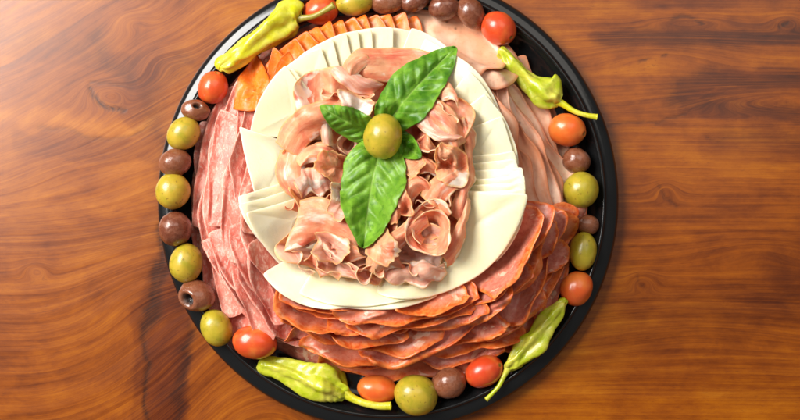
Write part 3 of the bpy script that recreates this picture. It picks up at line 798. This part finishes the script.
# flap
L_([[(300, 200, 12), (318, 198, 20), (338, 204, 22), (356, 214, 18), (368, 226, 12)],
    [(296, 220, 18), (312, 216, 26), (332, 218, 29), (350, 228, 25), (362, 240, 16)],
    [(288, 238, 12), (304, 234, 19), (322, 230, 24), (340, 240, 21), (352, 254, 14)],
    [(284, 252, 5), (298, 248, 11), (314, 240, 15), (330, 243, 12), (344, 258, 8)]], 'wide rose prosciutto flap with wavy tan edge below the white crumple', 10, wr=1.3, ws=11)
L_([[(330, 232, 16), (342, 240, 22), (356, 246, 20)], [(334, 244, 20), (346, 250, 25), (360, 252, 20)], [(342, 262, 10), (352, 262, 14), (366, 256, 12)]], 'small pointed prosciutto fold beside the tip of the lower basil leaf', 11, wr=.8, nu=60)
def frill(path, h, amp, nw, lean, lab, seed, m='pros', w=0.0, z0=4):
    P = cr(np.array([(x, y, 0) for x, y in path], float), 60)[:, :2]
    t = np.gradient(P, axis=0); L = np.concatenate([[0], np.cumsum(np.linalg.norm(np.diff(P, axis=0), axis=1))]); t /= np.linalg.norm(t, axis=1, keepdims=True)
    n_ = np.stack([-t[:, 1], t[:, 0]], 1); k = 2*math.pi*nw/L[-1]; r = np.random.default_rng(seed); ph = r.uniform(0, 6)
    am = amp*(.75+.45*np.sin(L*k*.37+ph)); S = np.sin(L*k+ph+.5*np.sin(L*k*.5)); T2 = np.sin(2*(L*k+ph))
    rails = []
    for f in (0, .35, .7, 1.0):
        off = (S*am*(.15+.95*f)+lean*f)[:, None]*n_ - (T2*amp*.32*f)[:, None]*t
        zz = z0+h*f-1.5*f*f+f*1.5*np.sin(L*k*.8+ph*2)
        rails.append([(p[0]+o[0], p[1]+o[1], z) for p, o, z in zip(P, off, zz)])
    loft('prosciutto_slice', rails, M[m], lab, nu=170, nv=22, wr=.5, ws=8, seed=seed)
FR = [
 ([(292, 250), (298, 266), (312, 276)], 13, 5, 1.5, -4, 'leftmost ruffled prosciutto frill at the foot of the heap', 'prosd'),
 ([(304, 258), (320, 270), (340, 280)], 15, 6, 1.7, -3, 'ruffled mauve prosciutto frill under the wide rose flap', 'pros'),
 ([(318, 252), (336, 262), (354, 276), (372, 280)], 17, 7, 2.0, -3, 'long ruffled prosciutto frill with white fat over the bottom cheese', 'prosd'),
 ([(344, 262), (362, 268), (384, 268)], 15, 5, 2.0, 3, 'prosciutto frill below the tip of the lower basil leaf', 'pros'),
 ([(322, 88), (336, 96), (356, 98), (374, 92)], 17, 5, 2.6, 3, 'prosciutto frill between the top sheet and the left basil leaf', 'pros'),
 ([(284, 206), (296, 212), (312, 206), (326, 200)], 14, 5, 2.4, -3, 'prosciutto frill between the white crumple and the rose flap', 'pros'),
 ([(394, 150), (398, 168), (396, 190), (404, 206)], 15, 5, 2.6, 3, 'prosciutto frill right beside the lower basil leaf', 'prosd'),
 ([(410, 138), (428, 148), (446, 152), (458, 162)], 17, 5, 2.6, 3, 'prosciutto frill just below the white streaked strip at right', 'pros'),
 ([(416, 200), (434, 204), (452, 198)], 17, 4, 2.2, 3, 'prosciutto frill directly above the rosette', 'pros'),
 ([(396, 246), (402, 262), (420, 268)], 15, 5, 2.0, 3, 'prosciutto frill at the lower left side of the rosette', 'pros'),
 ([(316, 178), (330, 184), (334, 200)], 15, 4, 2.0, 3, 'small prosciutto frill left of the widest part of the lower basil leaf', 'pros'),
 ([(430, 104), (444, 112), (454, 124)], 15, 4, 1.8, -3, 'small prosciutto frill at the upper right of the heap', 'pros'),
]
for i, (pa, h, am, nw, ln, lab, m_) in enumerate(FR): frill(pa, h, am, nw, ln, lab, 60+i, m_)
# diagonal band
L_([[(366, 250, 10), (384, 238, 16), (404, 222, 18), (418, 208, 16)], [(370, 258, 18), (390, 244, 25), (410, 228, 25), (426, 214, 20)], [(378, 264, 8), (398, 252, 14), (414, 238, 14), (430, 226, 12)]], 'long diagonal prosciutto band leading to the rosette', 30, wr=.9)
L_([[(366, 268, 4), (372, 256, 10), (384, 250, 12), (398, 252, 12)], [(372, 272, 12), (380, 262, 20), (392, 258, 20), (402, 262, 16)], [(382, 276, 4), (390, 270, 10), (400, 268, 12), (410, 272, 8)]], 'dark pink curled prosciutto fold below the diagonal band', 31)
L_([[(384, 270, 2), (398, 264, 8), (414, 262, 10), (432, 262, 9), (446, 262, 4)], [(388, 278, 8), (402, 271, 15), (416, 272, 12), (430, 268, 17), (446, 268, 9)], [(400, 284, 2), (412, 282, 7), (424, 286, 7), (434, 280, 8), (448, 274, 3)]], 'greyish white fatty prosciutto end at the lower right of the heap', 32, m='prosd', wr=2.4, ws=6)
# right side
L_([[(404, 98, 8), (420, 92, 12), (440, 100, 12), (458, 116, 10), (469, 140, 6)], [(404, 110, 16), (420, 106, 22), (436, 114, 22), (450, 128, 20), (460, 146, 14)], [(408, 122, 10), (420, 122, 15), (434, 130, 15), (446, 140, 15), (454, 152, 10)]], 'broad prosciutto fold right of the olive arching over the fat streak', 40, wr=1.2)
L_([[(412, 112, 16), (420, 128, 18), (436, 140, 18), (454, 142, 18)], [(418, 110, 22), (428, 126, 25), (442, 136, 25), (460, 138, 22)], [(424, 108, 16), (436, 122, 18), (448, 130, 20), (464, 136, 16)]], 'white fat streaked prosciutto strip right of the small dark basil leaf', 41, m='prosd', wr=1.6, ws=7)
L_([[(456, 118, 6), (464, 140, 10), (464, 165, 10), (458, 190, 8), (452, 215, 5)], [(464, 118, 10), (472, 142, 14), (470, 168, 15), (464, 194, 12), (458, 220, 7)], [(468, 118, 2), (476, 142, 3), (474, 170, 3), (468, 198, 3), (462, 226, 2)]], 'long thin prosciutto strand edging the cheese on the right of the heap', 42, wr=1.5)
L_([[(396, 170, 8), (404, 158, 13), (420, 156, 15), (432, 160, 12)], [(400, 176, 17), (410, 164, 22), (424, 163, 23), (438, 168, 18)], [(408, 184, 8), (416, 174, 13), (428, 172, 15), (440, 178, 11)]], 'prosciutto fold below the small dark basil leaf', 43)
L_([[(398, 196, 8), (400, 184, 14), (410, 176, 17), (424, 178, 16)], [(404, 200, 17), (408, 188, 23), (416, 182, 25), (430, 186, 20)], [(414, 206, 8), (416, 198, 12), (424, 192, 14), (434, 196, 12)]], 'curled prosciutto fold with dark hollow above the rosette', 44)
L_([[(424, 196, 10), (432, 182, 16), (444, 174, 17), (458, 172, 12)], [(432, 202, 19), (440, 188, 25), (450, 180, 25), (462, 180, 18)], [(442, 204, 10), (450, 196, 15), (456, 190, 16), (464, 192, 10)]], 'orange lipped prosciutto fold just above the rosette at right', 45)
rosette(430, 231, 1.55, 13, 22, 4, 25, 2.2, 'open prosciutto rosette at the lower right of the heap', 46, ell=1.12)
L_([[(440, 250, 6), (452, 236, 9), (460, 214, 9), (462, 196, 6)], [(444, 258, 10), (457, 242, 13), (465, 218, 13), (468, 198, 9)], [(446, 266, 2), (460, 250, 3), (468, 224, 3), (472, 200, 2)]], 'thin prosciutto sheet lying on cheese right of the rosette', 47, wr=1.2)
L_([[(436, 88, 6), (446, 80, 10), (454, 90, 8)], [(438, 94, 12), (450, 88, 14), (458, 98, 10)], [(442, 102, 8), (452, 100, 10), (458, 108, 6)]], 'small orange prosciutto fold beside the large basil leaf near the right cheese', 48, nu=50)

FILL = [
 ([(322, 150), (342, 152), (356, 168), (348, 186), (328, 184), (318, 168)], 'limp prosciutto sheet filling the hollow left of the lower basil leaf', 'pros'),
 ([(330, 184), (350, 186), (360, 206), (348, 222), (332, 212)], 'small limp prosciutto sheet along the left edge of the lower basil leaf', 'prosd'),
 ([(396, 144), (416, 150), (424, 166), (408, 178), (392, 166)], 'limp prosciutto sheet below the small right basil leaf', 'pros'),
 ([(386, 186), (406, 192), (412, 212), (396, 226), (380, 214)], 'limp prosciutto sheet between lower basil leaf and rosette', 'pros'),
 ([(342, 98), (366, 98), (376, 112), (360, 122), (344, 114)], 'limp prosciutto sheet above the small left basil leaf', 'prosd'),
 ([(440, 150), (462, 150), (468, 170), (452, 184), (436, 172)], 'limp prosciutto sheet at the right side of the heap', 'pros'),
 ([(368, 236), (388, 232), (400, 246), (386, 262), (368, 256)], 'limp prosciutto sheet just below the tip of the lower basil leaf', 'pros'),
 ([(318, 236), (340, 236), (346, 254), (330, 266), (314, 256)], 'limp prosciutto sheet in the hollow of the wide rose flap', 'prosd'),
]
for i, (pts, lab, m_) in enumerate(FILL):
    drape('prosciutto_slice', cr(np.array(pts), 100, closed=True), M[m_], lab, 'prosciutto', GP, th=.9, ruf=7, rf=7, iters=40, seed=660+i, N=40, wob=2.2, horiz=1.4, power=.6, clear=.2, jag=.5)
# ---------------------------------------------------------------- basil
HB2 = box(H, 6)
print('centre height', samp(H, *(W(383, 135, 90)[:2].reshape(2, 1))), HB2.max())
ztop = samp(HB2, *(W(383, 135, 90)[:2].reshape(2, 1)))[0]
sprig = empty('basil_sprig', W(383, 135, ztop)); tag(sprig, 'fresh green basil sprig lying on top of the prosciutto heap', 'basil')
def leaf(base, tip, width, bz, tz, arch, side, seed, shade=0.0, cup=.25, curl=0.0, lift=6):
    nu, nv = 90, 61
    b = np.array(base, float); t_ = np.array(tip, float); v = t_-b; Ln = np.linalg.norm(v); n_ = np.array([-v[1], v[0]])/Ln
    u = np.linspace(0, 1, nu)[None, :]; s = np.linspace(-1, 1, nv)[:, None]
    w = width/2*np.clip(np.sin(math.pi*np.clip(u, 0, 1)**.80), 0, 1)**.66*(1-.10*u)
    w = w*(1+.018*np.sin(u*44+seed+2*np.sin(u*9+s))*sstep(.1, .3, u)+.04*np.sin(u*13+seed*2+np.sign(s)))+.3
    px = b[0]+v[0]*u+n_[0]*(w*s+side*np.sin(math.pi*u)); py = b[1]+v[1]*u+n_[1]*(w*s+side*np.sin(math.pi*u))
    z0 = bz+(tz-bz)*u+arch*np.sin(math.pi*u)
    # blade puffed up between curved side veins
    sa = np.abs(s); ww = np.sin(math.pi*np.clip(u, 0, 1)**.72)**.72*width/2
    sp = Ln/7.5
    ph = (u*Ln-sa**1.3*ww*.9+(s > 0)*sp*.45+1.6*SinNoise(seed+8)(u*7, s*3))/sp
    fr = ph-np.floor(ph); fade = sstep(1.02, .55, sa)*sstep(.0, .12, u)*sstep(1.0, .85, u)
    vein = np.exp(-((np.minimum(fr, 1-fr))/.055)**2)*sstep(1.0, .7, sa)*fade
    mid = np.exp(-(s*w/.9)**2)*sstep(1, .9, u)
    puff = (np.sin(math.pi*fr)**.8*2.9*sstep(0, .3, sa)*fade+.9*fbm(seed+4, px/5, py/5, 2)*fade)*np.minimum(w/16, 1)
    z = z0+cup*sa*w*(1-.8*sa)+puff-1.3*mid+fbm(seed, px/15, py/15, 3)*3.4*sa
    z = z-curl*np.maximum(sa-.6, 0)*w
    # rest on what lies below
    zc = z.copy()
    for it in range(4):
        sc_ = (HC-zc)/HC
        qx = CX+(px-400-CX)*sc_; qy = CY+(210-py-CY)*sc_
        hh = np.maximum.reduce([samp(H, qx+dx, qy+dy) for dx in (-1.5, 0, 1.5) for dy in (-1.5, 0, 1.5)])+1.5
        base_l = np.maximum(hh-z, 0)*sstep(0, .05, u); lift_ = base_l.copy()
        for _ in range(70):
            a_ = (np.vstack([lift_[:1], lift_[:-1]])+np.vstack([lift_[1:], lift_[-1:]])+np.hstack([lift_[:, :1], lift_[:, :-1]])+np.hstack([lift_[:, 1:], lift_[:, -1:]]))/4
            lift_ = np.maximum(base_l, a_)
        zc = z+lift_
    z = zc
    G = np.empty((nv, nu, 3))
    for i in range(nv):
        for k in range(nu): G[i, k] = W(px[i, k], py[i, k], z[i, k])
    th = .7
    nn = np.cross(np.gradient(G, axis=1), np.gradient(G, axis=0)); nn /= np.linalg.norm(nn, axis=2, keepdims=True)+1e-9
    if nn[..., 2].mean() < 0: nn = -nn
    n = nu*nv; idx = np.arange(n).reshape(nv, nu)
    q = np.stack([idx[:-1, :-1], idx[:-1, 1:], idx[1:, 1:], idx[1:, :-1]], -1).reshape(-1, 4)
    F = q.tolist()+(q[:, ::-1]+n).tolist()
    per = np.concatenate([idx[0, :], idx[1:, -1], idx[-1, -2::-1], idx[-2:0:-1, 0]]).tolist()
    F += [[per[i], per[i]+n, per[(i+1) % len(per)]+n, per[(i+1) % len(per)]] for i in range(len(per))]
    V = np.vstack([G.reshape(-1, 3), (G-nn*th).reshape(-1, 3)])
    vn = np.clip(np.maximum(vein*.6, mid), 0, 1).ravel()
    return mesh_obj('leaf', V, F, M['basil'], sprig, attrs={'vein': np.tile(vn, 2), 'shade': np.full(2*n, shade)})
zt = ztop
leaf((380, 132), (456, 47), 52, zt+6, zt-2, 13, -3, 1, .0, .22)
leaf((384, 134), (363, 248), 66, zt+4, zt-12, 20, 3, 2, .35, .10, curl=.2)
leaf((380, 136), (320, 106), 32, zt+3, zt-2, 8, -2, 3, .2, .25)
leaf((388, 132), (421, 157), 26, zt+2, zt-4, 7, 1, 4, .0, .2)
def tube(name, pts, m, parent, seed=0, wr=0.0, nu=80, nv=40, attrs=False, folds=5):
    P = np.array(pts, float)
    Q = np.array([W(x, y, z) for x, y, z, r in P]); S = cr(np.hstack([Q, P[:, 3:4]]), nu)
    c = S[:, :3]; r = np.maximum(S[:, 3], .15)
    t = np.gradient(c, axis=0); t /= np.linalg.norm(t, axis=1, keepdims=True)
    a = np.cross(t, [0, 0, 1.0]); a /= np.linalg.norm(a, axis=1, keepdims=True)+1e-9; b = np.cross(a, t)
    ph = np.linspace(0, 2*math.pi, nv, endpoint=False)[None, :]; u = np.linspace(0, 1, nu)[:, None]
    rr = r[:, None]*np.ones((1, nv))
    if wr:
        k = fbm(seed, np.cos(ph)*1.5+u*2.0, np.sin(ph)*1.5+u*3.2, 3)*.10+.09*np.sin(folds*ph+seed+u*3)*sstep(0, .3, u)+.09*fbm(seed+3, np.sin(ph)*1.5+u*15, np.cos(ph)*2.2, 3)
        rr = rr*(1+wr*k)
    G = c[:, None, :]+a[:, None, :]*(rr*np.cos(ph))[..., None]+b[:, None, :]*(rr*np.sin(ph)*(.88 if wr else 1))[..., None]
    V = np.vstack([G.reshape(-1, 3), c[:1]-t[:1]*r[0]*.25, c[-1:]+t[-1:]*r[-1]*.25]); F = []
    for i in range(nu-1):
        for k in range(nv): k2 = (k+1) % nv; F.append([i*nv+k, i*nv+k2, (i+1)*nv+k2, (i+1)*nv+k][::-1])
    n = nu*nv
    for k in range(nv): F.append([n, k, (k+1) % nv][::-1]); F.append([n+1, (nu-1)*nv+(k+1) % nv, (nu-1)*nv+k][::-1])
    return mesh_obj(name, V, [f[::-1] for f in F], m, parent)
tube('stem', [(372, 128, zt+1, 1.6), (384, 132, zt+5, 1.8), (392, 140, zt+1, 1.5)], M['stem'], sprig, nu=20, nv=12)

# ---------------------------------------------------------------- round things
def blob(name, px, py, z, rx, ry, rz, rot, m, label, cat, group, seed, bumpy=.02, hole=None, egg=0.0, hr=.32, hd=.55):
    nu, nv = 72, 48
    th = np.linspace(0, math.pi, nv)[:, None]; ph = np.linspace(0, 2*math.pi, nu, endpoint=False)[None, :]
    D = np.stack([np.cos(th)*np.ones_like(ph), np.sin(th)*np.cos(ph), np.sin(th)*np.sin(ph)], -1)   # long axis = x
    R = 1+bumpy*fbm(seed, D[..., 0]*2+D[..., 2]*1.5, D[..., 1]*2+D[..., 2], 2)+bumpy*.4*fbm(seed+1, D[..., 0]*5+D[..., 2]*3, D[..., 1]*5-D[..., 2]*3, 2)
    R = R*(1+egg*D[..., 0])
    hm = np.zeros(R.shape)
    c_, s_ = math.cos(rot), math.sin(rot)
    if hole is not None:
        hx, hy, hz = hole; hv = np.array([hx*c_+hy*s_, -hx*s_+hy*c_, hz]); hv /= np.linalg.norm(hv)
        ang = np.arccos(np.clip(D@hv, -1, 1))
        q = ang*(1+.12*fbm(seed+4, D[..., 0]*4, D[..., 1]*4, 1))
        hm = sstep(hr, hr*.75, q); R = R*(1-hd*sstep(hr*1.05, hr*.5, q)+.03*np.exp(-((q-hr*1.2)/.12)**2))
    P = D*R[..., None]*np.array([rx, ry, rz])
    X = P[..., 0]*c_-P[..., 1]*s_; Y = P[..., 0]*s_+P[..., 1]*c_
    q = W(px, py, z)
    sc = (HC-z)/HC
    V = np.stack([X*sc+q[0], Y*sc+q[1], P[..., 2]+z], -1).reshape(-1, 3)
    F = []
    for i in range(nv-1):
        for k in range(nu): k2 = (k+1) % nu; F.append([i*nu+k, (i+1)*nu+k, (i+1)*nu+k2, i*nu+k2])
    o = mesh_obj(name, V, F, m, attrs={'hole': hm.ravel()}, origin=np.array([q[0], q[1], V[:, 2].min()]))
    return tag(o, label, cat, group)
D2R = math.radians
TOM = [(213, 88, 24, 16.5, 15, 70, 'orange grape tomato at the far upper left of the tray'),
 (320, 11, 22, 18, 14, 10, 'red tomato behind the pepper stem at the top'),
 (498, 28, 24, 18.5, 16, -40, 'orange tomato at the upper right beside the broad pink slice'),
 (566, 130, 24, 19, 16.5, -15, 'orange red tomato below the stem of the right pepper'),
 (576, 289, 22, 18, 16, 60, 'red tomato at lower right above the long pepper'),
 (483, 372, 22, 20, 15.5, 25, 'red tomato at the bottom between dark olive and long pepper'),
 (376, 389, 18, 20, 14, -8, 'dark red tomato half hidden behind the pepper stem at the bottom'),
 (254, 342, 34, 22.5, 16.5, -8, 'glossy red tomato at the lower left above the green pepper')]
for i, (x, y, z, a, b, rt, lab) in enumerate(TOM):
    blob('tomato', x, y, z, a, b, b*.97, D2R(rt), M['tom'], lab, 'tomato', 'grape tomatoes around the rim', 700+i, .02, egg=.05,
         hole=(math.cos(D2R(rt)), math.sin(D2R(rt)), .55) if i in (0, 2, 3, 5) else None, hr=.13, hd=.06)
OLG = [(183, 134, 34, 17, 14.5, 45, 'green olive between the two uppermost dark olives on the left'),
 (173, 192, 34, 17.5, 16, 80, 'round glossy green olive third olive column at the far left'),
 (186, 264, 30, 19, 15, 80, 'green olive above the open pitted dark olive on the left'),
 (216, 327, 26, 18.5, 14.5, -70, 'long green olive left of the lower left tomato'),
 (580, 191, 26, 17.8, 17, 60, 'large round green olive at the right below the dark glossy olive'),
 (583, 252, 22, 18.5, 13, 85, 'narrow green olive directly above the lower right tomato'),
 (415, 395, 24, 21.5, 19, -20, 'large yellow green olive at the bottom centre'),
 (354, 2, 24, 18, 13, 10, 'green olive at the top edge right of the red tomato')]
for i, (x, y, z, a, b, rt, lab) in enumerate(OLG):
    blob('green_olive', x, y, z, a*1.05, b*1.06, b*1.06, D2R(rt), M['olg'], lab, 'olive', 'green olives around the rim', 720+i, .018, egg=.05)
OLD = [(195, 110, 34, 14, 9.5, -5, (.3, .35, .85), .30, 'small dark olive with pit hole under the upper left tomato'),
 (175, 163, 34, 15.5, 13, 20, None, .3, 'brown olive between two green olives at the far left'),
 (175, 228, 34, 16, 15, -60, None, .3, 'wrinkled pinkish brown olive at the left edge of the tray'),
 (196, 296, 28, 17, 14.5, -10, (-.35, -.2, .75), .52, 'pitted dark olive with wide open hollow at lower left'),
 (587, 224, 20, 11.5, 9.5, -20, None, .3, 'smallest brown olive between two green olives on the right'),
 (576, 160, 22, 13.5, 12, -35, None, .3, 'blackish purple olive below the right hand tomato'),
 (448, 383, 22, 16.5, 14.5, 10, None, .3, 'purple brown olive at the bottom between green olive and tomato'),
 (386, 2, 22, 16, 11, 0, None, .3, 'reddish brown olive at the top right of the green one'),
 (414, 1, 22, 14, 10, 20, None, .3, 'dark green brown olive cut by the top edge of the photo'),
 (444, 8, 24, 15.5, 11.5, 8, None, .3, 'dark brown olive second left of the upper right tomato'),
 (470, 12, 24, 15.5, 12, -55, None, .3, 'mottled brown olive touching the upper right tomato')]
for i, (x, y, z, a, b, rt, ho, hr, lab) in enumerate(OLD):
    blob('dark_olive', x, y, z, a*1.06, b*1.08, b*1.08, D2R(rt), M['old'], lab, 'olive', 'dark olives around the rim', 740+i, .035, hole=ho, hr=hr, egg=.04)
blob('green_olive', 383, 135, zt+22, 23, 19.5, 19, D2R(80), M['olg'], 'large yellow green olive crowning the basil in the centre', 'olive', None, 760, .014, egg=-.06)

# ---------------------------------------------------------------- peppers
def pepper(label, body, stem, seed, cal):
    c0 = W(*body[len(body)//2][:3])
    root = empty('pickled_pepper', (c0[0], c0[1], 4)); tag(root, label, 'pepper', 'pickled peppers lying around the rim')
    tube('pepper_body', body, M['pepper'], root, seed, 1.7, nu=110, nv=56)
    tube('stem', stem, M['stem' if cal else 'pepper'], root, seed, 0, nu=40, nv=14)
    return root
pepper('fat yellow green pepper at the upper left with stem over the red tomato',
       [(219, 70, 26, 3), (222, 66, 27, 8), (232, 60, 28, 10.5), (246, 50, 30, 10.5), (262, 38, 31, 11.5), (276, 28, 31, 14), (288, 20, 30, 15.5), (296, 16, 30, 13), (300, 17, 30, 6)],
       [(297, 18, 31, 5), (303, 18, 34, 3.2), (314, 16, 38, 2.6), (324, 11, 40, 2.7), (334, 5, 42, 3.4)], 801, True)
pepper('yellow pepper at the upper right with long stem reaching over the rim',
       [(500, 48, 28, 3), (503, 51, 28, 6.5), (510, 60, 26, 8.5), (520, 72, 25, 7.5), (530, 84, 25, 10), (542, 94, 26, 13.5), (553, 98, 26, 12.5), (560, 101, 26, 6)],
       [(557, 101, 27, 5), (563, 104, 29, 3.4), (574, 111, 31, 2.6), (586, 115, 33, 2.4), (597, 117, 33, 3.0)], 802, False)
pepper('light green pepper at the lower left with thick bent stem',
       [(259, 362, 20, 3), (263, 364, 20, 7.5), (278, 368, 21, 9.5), (296, 374, 22, 12), (312, 380, 23, 15.5), (328, 384, 23, 17), (340, 390, 22, 13), (347, 395, 20, 6)],
       [(344, 392, 21, 6), (352, 398, 23, 4.2), (364, 403, 26, 3.6), (378, 406, 28, 3.6), (391, 406, 29, 4)], 803, False)
pepper('slender yellow green pepper at the lower right pointing down to its thin stem',
       [(566, 299, 30, 3), (563, 303, 30, 6.5), (556, 312, 30, 8.5), (545, 326, 30, 10), (534, 341, 29, 11.5), (522, 354, 28, 10.5), (512, 364, 27, 8), (507, 370, 26, 4)],
       [(509, 367, 26, 4), (504, 376, 26, 2.6), (499, 386, 27, 2.2), (492, 394, 28, 2), (486, 400, 29, 2.4)], 804, False)

# ---------------------------------------------------------------- camera and light
cam = bpy.data.cameras.new('camera'); co = bpy.data.objects.new('camera', cam); C.objects.link(co)
co.location = (CX*K, CY*K, HC*K); co.rotation_euler = (0, 0, 0)
cam.sensor_width = 36; cam.lens = 36*HC/800.0
cam.shift_x = -CX/800.0; cam.shift_y = -CY/800.0
cam.clip_end = 100; cam.clip_start = .01
cam.dof.use_dof = True; cam.dof.focus_distance = (HC-45)*K; cam.dof.aperture_fstop = 9.0
bpy.context.scene.camera = co
def area(name, loc, size, size_y, power, col, target=(0, 0, 0)):
    l = bpy.data.lights.new(name, 'AREA'); l.shape = 'RECTANGLE'; l.size = size; l.size_y = size_y; l.energy = power; l.color = col
    o = bpy.data.objects.new(name, l); C.objects.link(o); o.location = loc
    o.rotation_euler = (Vector(target)-Vector(loc)).to_track_quat('-Z', 'Y').to_euler()
    return o
area('window_light', (-1.36, .80, 1.60), 1.35, 1.1, 98, (1, .97, .93))
area('fill_light', (.5, .9, 1.8), 1.4, 1.4, 10, (1, .93, .84))  # added overhead fill that softens the shadows, not an actual lamp
w = bpy.data.worlds.new('World'); bpy.context.scene.world = w; w.use_nodes = True
w.node_tree.nodes['Background'].inputs[0].default_value = (1, .95, .9, 1); w.node_tree.nodes['Background'].inputs[1].default_value = .16
vs = bpy.context.scene.view_settings; vs.view_transform = 'Standard'; vs.look = 'None'; vs.exposure = 0; vs.gamma = 1
bpy.context.scene.cycles.use_denoising = True
